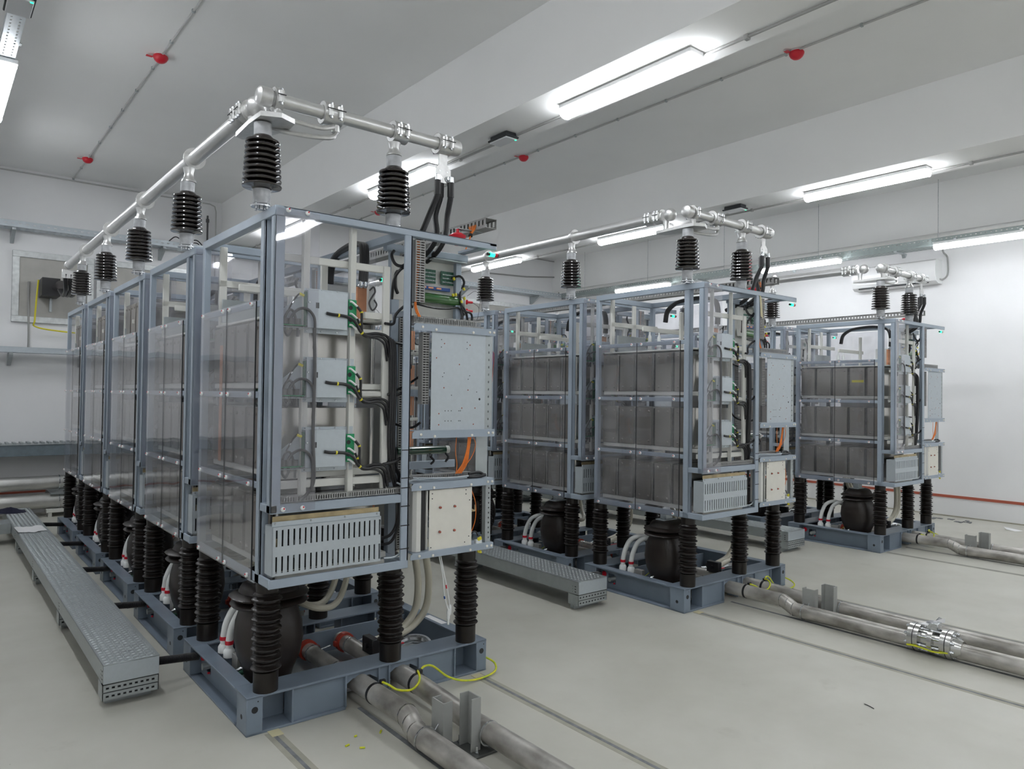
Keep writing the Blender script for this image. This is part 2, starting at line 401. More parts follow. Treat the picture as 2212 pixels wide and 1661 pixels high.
    P('crossbar', B(.05,.62,.065,.085,1.905,1.93), 'white'); P('crossbar', B(.05,.62,.065,.085,1.588,1.612), 'white')
    P('crossbar', B(.50,.66,.07,.09,1.985,2.02), 'white')
    P('upright', B(.06,.10,.98,1.0,1.98,2.43), 'white'); P('upright', B(.33,.37,.98,1.0,1.98,2.40), 'white'); P('crossbar', B(.06,.66,.98,1.0,2.20,2.24), 'white')
    P('upright', B(.50,.54,.60,.62,1.98,2.33), 'white'); P('crossbar', B(.05,.62,.62,.64,2.14,2.175), 'white')
    # control boxes
    for zt, zb_ in ((2.093,1.912),(1.763,1.580),(1.427,1.246)):
        bx = P('control_box', B(.166,.372,.002,.045,zb_,zt,c=.002), 'galv')
        P('mounting_plate', MB().cbox(.160,.432,.046,.050,zb_-.022,zt+.012,.001).prism([(.06,zt-.10),(.16,zt-.02),(.16,zb_-.005),(.05,zb_-.005)],'y',.046,.049), 'galv', bx)
        P('aperture', MB().box(.206,.222,.0008,.0018,zb_+.095,zb_+.122), 'dark', bx)
        sc = MB()
        for x in (.18,.255,.335): sc.lathe([(.0045,0),(.003,.004)], (x,.046,zt+.006), 6, (0,-1,0)); sc.lathe([(.0045,0),(.003,.004)], (x,.046,zb_-.012), 6, (0,-1,0))
        sc.lathe([(.006,0),(.004,.005)], (.173,.0015,zb_+.12), 8, (0,-1,0)); P('screws', sc, 'zinc', bx)
        g = P('circuit_board', B(.388,.432,.028,.032,zb_+.018,zt-.025,c=.001), 'green')
        cut = MB()
        for zz in (zb_+.115, zb_+.055): cut.cyl((.400,.0275,zz),(.400,.0268,zz),.011,12)
        P('cutout', cut, 'dark', g)
        lg = MB()
        for zz in (zb_+.145, zb_+.085, zb_+.030): lg.tube([(.392,.022,zz),(.402,.016,zz-.002),(.428,.012,zz-.022)], .0055, 6)
        P('terminal_sleeve', lg, 'plast', g)
        P('circuit_board', B(.157,.163,.004,.045,zb_+.01,zt-.01,c=.001), 'greend')
        ct = P('transformer_board', B(.045,.160,.010,.05,zb_+.006,zb_+.010,c=.001), 'green')
        P('bracket', MB().cbox(.03,.19,.012,.05,zb_-.004,zb_-.001,.001), 'galv', ct)
        cc = MB()
        for x in (.066,.096,.128): cc.lathe([(.0145,0),(.0145,.028)], (x,.028,zb_+.012), 12)
        P('ring_coils', cc, 'grey', ct)
        lp = MB()
        lp.tube([(.066,.028,zb_-.02),(.066,.028,zb_+.04),(.08,.02,zb_+.075),(.10,.02,zb_+.075),(.115,.02,zb_+.04)], .0062, 6)
        lp.tube([(.096,.028,zb_-.02),(.096,.026,zb_+.045),(.12,.0,zb_+.082),(.155,-.016,zb_+.085),(.19,-.016,zb_+.05),(.196,-.016,zb_-.01),(.193,-.014,zb_-.10)], .0066, 6)
        lp.tube([(.066,.028,zb_),(.066,.028,zb_-.02),(.08,.028,zb_-.042),(.094,.028,zb_-.02),(.096,.028,zb_)], .0062, 6)
        lp.tube([(.128,.028,zb_),(.128,.028,zb_-.045)], .0062, 6)
        P('looped_cable', lp, 'grey', ct)
        cb = MB()
        cb.tube([(.26,.0,zb_+.075),(.29,-.008,zb_+.070),(.36,-.006,zb_+.066),(.41,.0,zb_+.045),(.45,.01,zb_-.004),(.50,.02,zb_-.02),(.56,.03,zb_-.015),(.61,.04,zb_-.04),(.635,.05,zb_-.12)], .0078, 8)
        cb.tube([(.428,.012,zb_+.122),(.45,.008,zb_+.09),(.452,.01,zb_+.03),(.47,.02,zb_-.01),(.55,.03,zb_-.002),(.62,.04,zb_-.02),(.65,.05,zb_-.10)], .0070, 8)
        cb.tube([(.428,.012,zb_+.062),(.445,.012,zb_+.03),(.47,.018,zb_-.02),(.55,.03,zb_-.028),(.60,.04,zb_-.06),(.62,.05,zb_-.14)], .0060, 8)
        cb.tube([(.07,.03,zb_+.05),(.10,.02,zb_+.12),(.13,.015,zb_+.158),(.150,.01,zb_+.152)], .004, 6)
        ca = P('black_cable', cb, 'black')
        ye = MB().cyl((.315,-.0075,zb_+.069),(.323,-.0075,zb_+.068),.0092,8).cyl((.448,.009,zb_+.100),(.450,.009,zb_+.092),.0085,8).cyl((.440,.012,zb_+.040),(.446,.013,zb_+.032),.0078,8)
        ye.cyl((.128,.012,zb_+.158),(.150,.012,zb_+.150),.0065,8).cyl((.452,.011,zb_-.004),(.458,.012,zb_-.010),.0092,8)
        P('marker_sleeve', ye, 'yellow', ca)
        ws = MB().cyl((.262,.0,zb_+.075),(.280,-.005,zb_+.072),.0050,8).cyl((.098,.02,zb_+.11),(.103,.02,zb_+.12),.0052,8)
        P('cable_lug', ws, 'zinc', ca)
    # grey vertical cable and black bundle
    gc = MB().tube([(.193,-.014,2.0-.09),(.199,-.014,1.70),(.196,-.013,1.40),(.205,-.012,1.20),(.18,-.002,1.13),(.15,.01,1.10)], .0085, 8)
    P('grey_cable', gc, 'grey')
    lo = MB()
    for i in range(6):
        ox = (i%3)*.013; oy = (i//3)*.013
        lo.tube([(.612+ox,.032+oy,1.90-i*.008),(.630+ox,.030+oy,1.84),(.636+ox,.030+oy,1.60),(.632+ox,.032+oy,1.40),(.640+ox,.04+oy,1.30),(.66+ox*.5,.05+oy,1.22-i*.01),(.70,.07+oy,1.14-.01*i)], .0068, 6)
    lo.tube([(.60,.04,1.965),(.66,.06,1.97),(.68,.07,2.02),(.72,.04,2.068),(.755,.02,2.062)], .0075, 8)
    lo.tube([(.62,.04,1.60),(.68,.03,1.60),(.73,.04,1.625)], .0075, 8); lo.tube([(.60,.04,1.24),(.67,.03,1.255),(.735,.03,1.285)], .0080, 8)
    lo.tube([(.66,.06,1.22),(.71,.07,1.18),(.725,.09,1.10),(.73,.10,.95),(.70,.12,.86),(.62,.12,.84)], .008, 8)
    lo.tube([(.63,.05,1.25),(.70,.06,1.20),(.735,.09,1.12),(.735,.10,.93),(.70,.12,.82),(.60,.12,.815)], .008, 8)
    lo.tube([(.735,.05,2.30),(.70,.05,2.275),(.665,.06,2.285),(.655,.08,2.33),(.68,.10,2.36)], .0085, 8)
    lo.tube([(.745,.05,2.28),(.70,.06,2.26),(.67,.08,2.20),(.66,.08,2.10)], .0075, 8)
    P('cable_bundle', lo, 'black')
    # comb trunking ducts
    def comb_x(x0,x1,y0,y1,z0,z1,par=root,name='slotted_trunking'):
        mb = MB(); n = int((x1-x0)/.0125); cols = [(x0+.004+i*(x1-x0-.004)/n, x0+.004+i*(x1-x0-.004)/n+.006) for i in range(n)]
        mb.perf(x0,x1,z0,z1,cols,[(z0+.25*(z1-z0),z0+.80*(z1-z0))],lambda a,b,c_,d:mb.box(a,b,y0,y0+.002,c_,d))
        mb.box(x0,x1,y1-.002,y1,z0,z1).box(x0,x1,y0,y1,z0,z0+.002).box(x0,x1,y0-.001,y1,z1-.003,z1)
        return P(name, mb, 'duct', par)
    def comb_z(x0,x1,y0,y1,z0,z1,two=True,par=root,name='slotted_trunking'):
        mb = MB(); n = int((z1-z0)/.0135); rows = [(z0+.004+i*(z1-z0-.004)/n, z0+.004+i*(z1-z0-.004)/n+.0065) for i in range(n)]
        wd = x1-x0; cols = [(x0+.12*wd,x0+.46*wd),(x0+.54*wd,x0+.88*wd)] if two else [(x0+.15*wd,x0+.8*wd)]
        mb.perf(x0,x1,z0,z1,cols,rows,lambda a,b,c_,d:mb.box(a,b,y0,y0+.002,c_,d))
        mb.box(x0,x0+.002,y0,y1,z0,z1).box(x1-.002,x1,y0,y1,z0,z1)
        o_ = P(name, mb, 'duct', par)
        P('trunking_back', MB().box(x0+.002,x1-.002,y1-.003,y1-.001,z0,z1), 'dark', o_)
        return o_
    comb_x(.067,.715,.03,.08,1.085,1.116)
    comb_z(.759,.821,.012,.06,2.09,2.418); comb_z(.828,.874,.285,.33,.74,2.07)
    comb_x(.775,1.216,.045,.09,1.979,2.022); comb_x(.76,1.20,.10,.14,1.135,1.165)
    comb_z(.822,.866,.03,.07,1.55,1.935)
    # lower vented cover
    vc = MB(); n = 20; cols = [(.030+i*.0279,.030+i*.0279+.0085) for i in range(n)]
    vc.perf(.014,.572,.758,.985,cols,[(.770,.846),(.892,.968)],lambda a,b,c_,d:vc.box(a,b,-.002,.001,c_,d))
    vc.box(.014,.017,-.002,.09,.758,.985).box(.569,.572,-.002,.09,.758,.985).box(.014,.572,-.002,.09,.982,.985)
    vc.box(.014,.568,.004,.007,.985,1.006)
    vo = P('vented_cover', vc, 'galv')
    P('screws', MB().lathe([(.005,0),(.003,.004)],(.028,.003,.998),8,(0,-1,0)).lathe([(.005,0),(.003,.004)],(.20,.003,.998),8,(0,-1,0)).lathe([(.005,0),(.003,.004)],(.375,.003,.998),8,(0,-1,0)).lathe([(.005,0),(.003,.004)],(.55,.003,.998),8,(0,-1,0)), 'zinc', vo)
    P('brass_strip', B(.018,.566,.012,.016,1.004,1.030,c=.001), 'brass')
    inn = MB().m(0).box(.02,.566,.075,.08,.76,.98)
    random.seed(3)
    for i in range(26):
        x = .03+random.random()*.52; z = .775+random.random()*.12
        inn.m(random.choice((1,2,3,0))).box(x,x+.006+random.random()*.012,.035+random.random()*.02,.06,z,z+.03+random.random()*.06)
    P('terminal_components', inn, ['dark','grey','brass','galvd'])
    P('acrylic_cover', MB().box(.018,.021,.01,.175,.732,.935).box(.018,.30,.172,.175,.732,.935).box(.018,.30,.01,.175,.935,.938), 'acrd')
    for z in (1.31,1.165,1.115,1.02,.92,.80): P('cable_tie', MB().box(.686,.7375,-.002,-.0005,z,z+.005).box(.7355,.7375,-.002,.05,z,z+.005), 'black')
    P('tie_plate', B(.58,.70,.30,.31,.75,1.02), 'copper')
    # extension on the right: brackets and panels
    for zc in ((1.940,1.977),(1.370,1.411),(1.096,1.134),(.736,.770)):
        br = P('bracket', MB().prism([(.748,zc[0]),(XE,zc[0]),(XE,zc[1]),(.762,zc[1]),(.748,zc[1]-.012)],'y',-.003,.0).box(.76,XE,0,.10,zc[1]-.003,zc[1]), 'paint')
        bb = MB()
        for x in (.80,.885,1.13,1.245,1.275): bb.lathe([(.0075,0),(.0075,.004),(.004,.006)], (x,-.003,zc[0]+.010 if x in (.885,1.13) else (zc[0]+zc[1])/2), 8, (0,-1,0))
        P('bolt', bb, 'cream', br)
    pp = P('mounting_panel', B(.868,1.228,.012,.016,1.405,1.945,c=.001), 'galv')
    dots = MB()
    for (x,z) in ((.93,1.90),(1.10,1.895),(.93,1.86),(1.10,1.86),(.95,1.72),(1.12,1.71),(.94,1.70),(1.11,1.69),(1.17,1.62),(1.0,1.60),(.96,1.515),(.98,1.515),(1.0,1.515),(1.05,1.515),(1.06,1.515),(.96,1.46),(.98,1.46),(1.0,1.46),(1.05,1.46),(1.06,1.46),(1.19,1.58)):
        r = .007 if (x,z)==(1.19,1.58) else .0028; dots.cyl((x,.0125,z),(x,.0112,z),r,8)
    P('holes', dots, 'dark', pp)
    rv = MB()
    for (x,z) in ((.95,1.88),(1.12,1.88),(.95,1.64),(1.11,1.63),(.92,1.50),(.92,1.44),(1.07,1.53),(1.15,1.44),(1.16,1.53),(.90,1.80),(1.05,1.77)): rv.lathe([(.004,0),(.002,.003)],(x,.012,z),6,(0,-1,0))
    P('rivets', rv, 'redstrip', pp)
    rl = MB(); rows = [(1.42+i*.042,1.42+i*.042+.012) for i in range(12)]
    rl.perf(1.232,1.285,1.405,1.94,[(1.255,1.262)],rows,lambda a,b,c_,d:rl.box(a,b,.02,.0225,c_,d)).box(1.283,1.2855,.02,.06,1.405,1.94)
    P('slotted_rail', rl, 'galvd')
    rl = MB(); rows = [(.79+i*.028,.79+i*.028+.010) for i in range(11)]
    rl.perf(1.247,1.285,.77,1.10,[(1.268,1.275)],rows,lambda a,b,c_,d:rl.box(a,b,.02,.0225,c_,d)).box(1.247,1.2495,.02,.05,.77,1.10)
    P('slotted_rail', rl, 'galvd')
    P('side_plate', B(1.205,1.288,.06,.065,1.10,1.38,c=.001), 'galvd')
    wp = P('cream_panel', B(.868,1.147,.010,.016,.768,1.092,c=.0015), 'cream')
    hb = MB()
    for (x,z) in ((.885,1.072),(.885,1.045),(1.105,1.078),(1.105,1.055),(1.10,.79),(.88,.785),(1.128,.82),(1.130,1.02)): hb.cyl((x,.0105,z),(x,.0092,z),.0035,8)
    P('holes', hb, 'dark', wp)
    sb = MB()
    for (x,z) in ((.935,.995),(1.029,.994),(.933,.864),(1.028,.864)):
        sb.m(1).lathe([(.009,0),(.009,.003)],(x,.0095,z),8,(0,-1,0)).m(0).lathe([(.006,0),(.006,.008),(.004,.010)],(x,.0068,z),6,(0,-1,0))
    P('bolt', sb, ['redstrip','zinc'], wp)
    P('curved_cover', MB().prism([(.775,.03),(.79,.012),(.815,.010),(.828,.03),(.828,.10),(.775,.10)],'z',.772,1.096), 'white')
    P('foam_strip', B(.829,.855,.03,.12,.772,1.096,c=.001), 'black')
    P('spacer_bar', B(.857,.866,.02,.06,.775,1.09), 'white')
    # insulation plate with boards and green resistor
    P('insulating_plate', B(.80,1.27,.345,.352,2.02,2.385,c=.001), 'white'); P('insulating_plate', B(.725,.81,.20,.206,2.12,2.36,c=.001), 'white')
    for x0 in (.955,1.125):
        g = P('circuit_board', B(x0,x0+.135,.325,.329,2.255,2.335,c=.001), 'greend')
        ch = MB()
        for i in range(11):
            for j in range(3): ch.m(0).cyl((x0+.012+i*.011,.325,2.27+j*.022),(x0+.012+i*.011,.316,2.27+j*.022),.0042,6)
        P('components', ch, 'galvd', g)
    bs = P('terminal_strip', B(.95,1.19,.320,.335,2.216,2.236,c=.001), 'blue')
    cc = MB()
    for x in (.985,1.035,1.09): cc.cbox(x,x+.035,.316,.320,2.222,2.232,.001)
    P('copper_contact', cc, 'copper', bs)
    rs = P('green_resistor', MB().cyl((.93,.31,2.165),(1.24,.31,2.160),.031,18), 'gtube')
    P('resistor_cap', MB().cyl((.915,.31,2.165),(.93,.31,2.165),.024,14).cyl((1.24,.31,2.16),(1.262,.31,2.16),.026,14), 'white', rs)
    rs = P('green_resistor', MB().cyl((.80,.25,1.285),(1.12,.25,1.285),.024,16), 'gtubed')
    P('resistor_cap', MB().cyl((1.12,.25,1.285),(1.145,.25,1.285),.022,14), 'white', rs)
    P('inner_rail', B(.80,1.25,.33,.35,1.17,1.215), 'paint'); P('inner_rail', B(.78,1.25,.33,.35,1.985,2.03), 'paint'); P('inner_rail', B(.80,1.25,.33,.35,1.59,1.63), 'paint')
    for z in (1.30,1.48,1.66,1.86): P('copper_busbar', B(.905,.975,.36,.372,z,z+.11,c=.001), 'copper'); P('clamp_plate', B(.86,1.0,.352,.358,z-.03,z-.012), 'white')
    P('inner_panel', B(.96,.97,.36,D-.05,.80,2.0), 'white')
    P('capacitor_can', MB().cyl((.88,.36,1.56),(.88,.30,1.56),.016,12), 'dark'); P('capacitor_can', MB().cyl((.92,.40,1.76),(.92,.33,1.76),.02,12), 'dark')
    fb = MB()
    fb.tube([(.775,.02,2.42),(.78,.03,2.30),(.77,.03,2.10),(.775,.03,2.05),(.795,.03,2.015)], .004, 6); fb.tube([(.785,.02,2.42),(.79,.03,2.30),(.777,.03,2.10),(.785,.03,2.05),(.805,.03,2.015)], .004, 6)
    for i in range(4): fb.tube([(1.13+i*.006,.03,1.37),(1.125+i*.005,.035,1.30),(1.10+i*.01,.04,1.22),(1.06+i*.012,.05,1.165)], .0035, 6)
    fb.tube([(1.165,.03,1.37),(1.18,.03,1.32),(1.15,.03,1.25),(1.08,.045,1.17)], .002, 5); fb.tube([(1.05,.03,1.37),(1.045,.03,1.29),(1.055,.03,1.22),(1.06,.045,1.17)], .002, 5)
    fb.tube([(1.155,.04,1.09),(1.185,.03,1.00),(1.185,.03,.90),(1.16,.04,.82)], .0022, 5)
    P('orange_fibre', fb, 'orange')
    kb = MB()
    kb.tube([(.80,.07,1.155),(.90,.03,1.152),(1.05,.03,1.148),(1.14,.04,1.15)], .005, 6); kb.tube([(.80,.06,1.145),(.95,.03,1.144),(1.13,.04,1.142)], .005, 6)
    kb.tube([(.69,.05,1.14),(.71,.02,1.13),(.75,.02,1.148),(.82,.05,1.15)], .005, 6); kb.tube([(.62,.05,.755),(.67,.03,.76),(.72,.03,.79),(.73,.04,.85)], .006, 6)
    P('blue_grey_cable', kb, 'galv')
    bk = MB()
    bk.tube([(1.13,.05,1.145),(1.20,.04,1.14),(1.26,.04,1.15)], .010, 6); bk.tube([(1.15,.05,1.16),(1.22,.05,1.165),(1.25,.04,1.15)], .008, 6)
    bk.tube([(.745,.30,1.60),(.80,.28,1.62),(.84,.20,1.66),(.85,.10,1.70)], .007, 6); bk.tube([(.75,.28,1.90),(.80,.28,1.89),(.86,.28,1.88)], .008, 6)
    bk.tube([(.75,.28,1.50),(.78,.24,1.44),(.83,.15,1.42),(.86,.10,1.45)], .007, 6)
    bk.tube([(1.19,.31,2.295),(1.23,.28,2.31),(1.262,.28,2.28),(1.262,.30,2.24)], .007, 6)
    bk.tube([(1.25,.30,2.23),(1.235,.28,2.19),(1.24,.27,2.14),(1.27,.27,2.10),(1.29,.28,2.04),(1.27,.28,1.99)], .007, 6)
    bk.tube([(1.22,.30,2.22),(1.235,.28,2.16),(1.25,.27,2.11),(1.31,.27,2.09),(1.32,.28,2.03),(1.29,.29,2.02)], .007, 6)
    bk.tube([(.93,.28,2.118),(1.05,.28,2.105),(1.15,.28,2.108),(1.22,.28,2.12),(1.26,.27,2.08)], .006, 6)
    bk.tube([(1.24,.28,2.12),(1.245,.27,2.06),(1.215,.27,2.0)], .009, 6)
    bk.tube([(.75,.18,2.27),(.72,.15,2.24),(.72,.15,2.18),(.745,.17,2.15)], .010, 6)
    bk.tube([(1.12,.25,1.27),(1.14,.24,1.24),(1.12,.24,1.215)], .007, 6); bk.tube([(1.02,.25,1.25),(1.04,.24,1.225),(1.02,.24,1.205)], .007, 6)
    bk.tube([(.80,.25,1.29),(.79,.23,1.25),(.79,.23,1.19)], .008, 6)
    bk.tube([(1.155,.04,.79),(1.165,.03,.83),(1.19,.03,.835),(1.205,.03,.81)], .004, 6)
    P('black_cable', bk, 'black')
    yl = MB()
    for (x,y,z) in ((1.195,.295,2.30),(1.262,.285,2.245),(1.20,.28,2.205),(1.235,.27,2.165),(1.25,.26,2.185),(1.18,.28,2.20),(.96,.31,2.222),(1.20,.018,.802),(1.212,.018,.806),(1.20,.018,.735),(1.212,.018,.73)):
        yl.cyl((x,y,z),(x+.004,y-.002,z-.016),.0075,8)
    P('marker_sleeve', yl, 'yellow')
    P('connector_block', B(1.185,1.225,.015,.04,.765,.79), 'plast')
    P('brass_elbow', MB().tube([(1.165,.04,.955),(1.185,.035,.955),(1.187,.035,.985)], .006, 8).lathe([(.009,0),(.009,.008)],(1.165,.04,.955),6,(1,0,0)), 'brass')
    P('test_panel', B(1.285,1.292,.30,.36,2.08,2.20), 'white')
    pl_ = MB()
    for z in (2.165,2.112): pl_.lathe([(.006,0),(.015,.01),(.015,.014),(.008,.018),(.007,.05)], (1.292,.31,z), 10, (1,-.15,0))
    P('red_test_plug', pl_, 'red')
    P('test_lead', MB().tube([(1.34,.30,2.165),(1.39,.30,2.13),(1.36,.30,2.03),(1.31,.30,2.0),(1.29,.30,2.04)], .0015, 5).tube([(1.30,.30,2.20),(1.36,.30,2.235),(1.40,.30,2.20),(1.39,.30,2.13)], .0015, 5), 'grey')
    lw = MB()
    for i, mi in enumerate((0,1,2,0)): lw.m(mi).tube([(1.292+i*.002,.06,1.90-i*.01),(1.315+i*.003,.06,1.84),(1.318+i*.003,.07,1.76),(1.31+i*.004,.07,1.68)], .0025, 5)
    P('loose_wires', lw, ['redp','blue','grey'])
    # signal light under the end of the top beam
    sl = P('signal_light', MB().cyl((1.272,.045,2.413),(1.305,.045,2.413),.013,12), 'ledg')
    P('red_end', MB().cyl((1.305,.045,2.413),(1.325,.045,2.413),.0135,12), 'red', sl); P('cable_gland', MB().cyl((1.325,.045,2.413),(1.332,.045,2.413),.0125,12).cyl((1.255,.045,2.413),(1.272,.045,2.413),.009,10), 'black', sl)
    P('ceiling_plate', B(1.03,1.27,.26,.40,2.385,2.395), 'galvd')
    # things inside the open top compartment
    P('copper_riser', B(.585,.645,.33,.345,1.95,2.185,c=.001), 'copper')
    lugs = MB()
    for x in (.60,.625): lugs.cyl((x,.328,2.19),(x,.31,2.19),.013,10).cyl((x,.315,2.19),(x,.315,2.23),.008,8)
    P('cable_lug', lugs, 'zinc')
    ar = MB()
    for i in range(3): ar.tube([(.60+i*.014,.315,2.215),(.605+i*.014,.315,2.32),(.615+i*.014,.34,2.40),(.635+i*.014,.40,2.435),(.655+i*.013,.52,2.46),(.67+i*.012,.66,2.46),(.68+i*.012,.80,2.44),(.685+i*.012,.90,2.38),(.69+i*.012,.93,2.28)], .0145, 8)
    P('power_cable', ar, 'black')
    wh = MB().prism([(.655,1.99),(.695,1.99),(.695,2.20),(.66,2.20)],'y',.33,.50); P('white_housing', wh, 'plast')
    P('standoff', MB().lathe([(.02,0),(.03,.01),(.02,.02),(.03,.03),(.02,.04),(.03,.05),(.02,.06),(.02,.09)],(.60,.42,1.985),12), 'plast')
    P('ring_loops', MB().tube([(.655,.32,2.17),(.675,.31,2.19),(.685,.31,2.165),(.67,.31,2.14),(.65,.31,2.10),(.665,.30,2.06),(.69,.30,2.09),(.68,.31,2.12)], .005, 6), 'grey')
    hv = MB()
    for x in (.28,.40): hv.lathe([(.016,0),(.016,.02),(.026,.025),(.016,.03),(.016,.05),(.026,.055),(.016,.06),(.016,.08),(.026,.085),(.016,.09),(.016,.13),(.006,.15),(.004,.20)], (x,.75,1.985), 12)
    P('white_bushing', hv, 'plast')
    P('support_plate', B(.05,.40,.90,.91,1.99,2.12,c=.001), 'galvd')
    P('top_trunking', MB().box(1.03,1.10,.30,.303,2.59,2.63), 'duct') if False else None
    return root

# ------------------------------------------------------------------ proto: base frame
BX0, BX1, BY0, BY1, BH = -.047, 1.344, .118, 1.168, .181
def arch(x0, x1, z0, z1, n=6):      # outline (x,z) of a plate with an arched opening at its foot
    return [(x0,z0),(x0,z1-.03),(x0+.035,z1),(x1-.035,z1),(x1,z1-.03),(x1,z0)]
def make_base():
    root = thing('base_frame', (0, 0, 0), 'x', 'base frame')
    P = lambda name, mb, mk, par=root: mb.build(name, mk, par)
    t = .012
    for (y0, y1, yf) in ((BY0, .288, 1), (1.0, BY1, -1)):
        P('top_flange', MB().cbox(BX0,BX1,y0,y1,BH-t,BH,.002), 'base')
        P('bottom_flange', MB().cbox(BX0,.456,y0,y1,0,t,.002), 'base'); P('bottom_flange', MB().cbox(.887,BX1,y0,y1,0,t,.002), 'base')
        yw = y0+.02 if yf > 0 else y1-.02
        wb = MB()
        arches = ((.456,.640),(.705,.887))
        wb.box(.18,.456,yw-.003,yw+.003,t,BH-t).box(.640,.705,yw-.003,yw+.003,t,BH-t).box(.887,1.124,yw-.003,yw+.003,t,BH-t)
        for (a, b) in arches: wb.prism([(a,BH-t),(a,.115),(a+.045,.142),(b-.045,.142),(b,.115),(b,BH-t)],'y',yw-.003,yw+.003)
        P('web', wb, 'baseweb')
        st = MB()
        ya, yb = (y0+.001, y0+.10) if yf > 0 else (y1-.10, y1-.001)
        for x in (.172,.452,.640,.701,.885,1.120): P('stiffener', MB().cbox(x,x+.008,ya,yb,t,BH-t,.001), 'base')
        P('back_web', MB().box(.033,.18,(y0+.13 if yf>0 else y1-.14),(y0+.14 if yf>0 else y1-.13),t,BH-t).box(1.124,1.272,(y0+.13 if yf>0 else y1-.14),(y0+.14 if yf>0 else y1-.13),t,BH-t), 'baseweb')
        for (x0, x1) in ((BX0,.030),(1.273,BX1)):
            a, b = (y0, y0+.135) if yf > 0 else (y1-.135, y1)
            cbk = P('corner_block', MB().cbox(x0,x1,a,b,0,BH-.001,.003), 'base')
            hx = (x0+x1)/2; yy = a-.0006 if yf > 0 else b+.0006; q = .0008
            hl = MB().cyl((hx,yy,.118),(hx,yy+q,.118),.0155,16).cyl((hx+.015,yy,.155),(hx+.015,yy+q,.155),.0035,8)
            xs = x0-.0006 if x0 < .5 else x1+.0006
            hl.cyl((xs,(a+b)/2,.075),(xs+q,(a+b)/2,.075),.012,12)
            P('lifting_hole', hl, 'dark', cbk)
    for (x0, x1, xo) in ((BX0,.033,1),(1.264,BX1,-1)):
        P('top_flange', MB().cbox(x0,x1,.288,1.0,BH-t,BH-.0005,.002), 'base'); P('bottom_flange', MB().cbox(x0,x1,.250,1.04,0,t,.002), 'base')
        xw = (x0+.064 if xo > 0 else x1-.064)
        sw = MB(); sw.perf(.25,1.04,t,BH-t,[(.86,.945)] if xo>0 else [],[(.05,.13)] if xo>0 else [],lambda a,b,c_,d:sw.box(xw-.003,xw+.003,a,b,c_,d))
        P('web', sw, 'baseweb')
    P('cross_member', MB().cbox(.04,1.26,.90,.912,.02,.15,.002), 'baseweb')
    P('drip_tray', MB().box(.04,1.26,.29,.90,.012,.02), 'galvd')
    P('carrier_plate', MB().cbox(.05,.40,.30,.62,.085,.097,.002), 'galvd')
    # water circuit inside the frame
    for x in (.545,.78):
        pp = P('inner_pipe', MB().cyl((x,.24,.093),(x,.86,.093),.045,18), 'pipe')
        cl = MB()
        for y in (.30,.80): cl.ring((x,y,.093),(0,1,0),.058,.044,.035,20).cbox(x-.07,x-.045,y-.014,y+.014,.078,.108,.002).cbox(x+.045,x+.07,y-.014,y+.014,.078,.108,.002)
        P('pipe_coupling', cl, 'redp', pp)
        u = MB()
        for y in (.40,.72): u.ring((x,y,.093),(0,1,0),.051,.045,.007,20).cyl((x+.045,y,.11),(x+.10,y-.01,.125),.004,6)
        P('u_bolt', u, 'zinc', pp)
    vv = MB().cyl((.84,.62,.12),(1.04,.56,.12),.014,10).m(1).cbox(.90,.96,.57,.62,.09,.16,.003).m(2).cbox(.90,1.02,.50,.52,.115,.122,.002)
    P('valve', vv, ['zinc','black','red'])
    P('valve_block', MB().cbox(.735,.782,.37,.49,.135,.225,.004).cyl((.72,.43,.18),(.735,.43,.18),.016,10), 'black')
    P('elbow_hose', MB().tube([(1.02,.55,.11),(1.08,.52,.13),(1.13,.45,.13),(1.12,.37,.11),(1.05,.33,.10),(.98,.34,.10)], .024, 10), 'zinc')
    P('valve', MB().m(0).cyl((.30,.34,.115),(.42,.36,.115),.012,10).m(1).cyl((.42,.34,.09),(.42,.34,.135),.022,10).m(0).cbox(.24,.30,.31,.37,.10,.135), ['zinc','redp'])
    P('terminal_block', MB().m(0).cbox(.02+.06,.12,.64,.72,.10,.20).m(1).cbox(.05,.15,.60,.64,.11,.125), ['duct','greend'])
    P('control_wire', MB().tube([(.03,.52,.165),(.06,.50,.185),(.11,.49,.185),(.15,.48,.17)], .008, 8).m(1).tube([(.10,.62,.16),(.13,.56,.21),(.16,.50,.19)], .003, 6), ['zinc','yg'])
    P('hose_tail', MB().m(0).cyl((-.02,.90,.09),(.05,.90,.09),.018,10).m(1).cyl((.0,.87,.06),(.012,.87,.06),.006,8), ['galvd','red'])
    return root

# ------------------------------------------------------------------ proto: insulators
def shed_profile(z0, n, pitch, rc, rb, rs, r_bot=None):
    pr = []
    for i in range(n):
        z = z0+i*pitch; f = i/max(1,n-1); rB = rb if r_bot is None else r_bot+(rb-r_bot)*f
        pr += [(rc, z+.03*pitch), (rc+.006, z+.10*pitch), (rB*.955, z+.15*pitch), (rB, z+.22*pitch), (rB*.985, z+.30*pitch), (rB*.90, z+.38*pitch), (rc+.003, z+.52*pitch)]
        if rs: pr += [(rc+.001, z+.60*pitch), (rs*.95, z+.66*pitch), (rs, z+.73*pitch), (rs*.95, z+.82*pitch), (rc+.001, z+.95*pitch)]
    return pr
def make_post():
    global ORG
    ORG = (0,0,0)
    prof = [(.0,0),(.058,0),(.0585,.095)]+shed_profile(.098, 8, .0465, .051, .0715, .0635)+[(.052,.475),(.053,.488),(.053,.519),(0,.519)]
    o = MB().lathe(prof, (0,0,0), 22, caps=False).build('post_insulator', 'porc'); return o
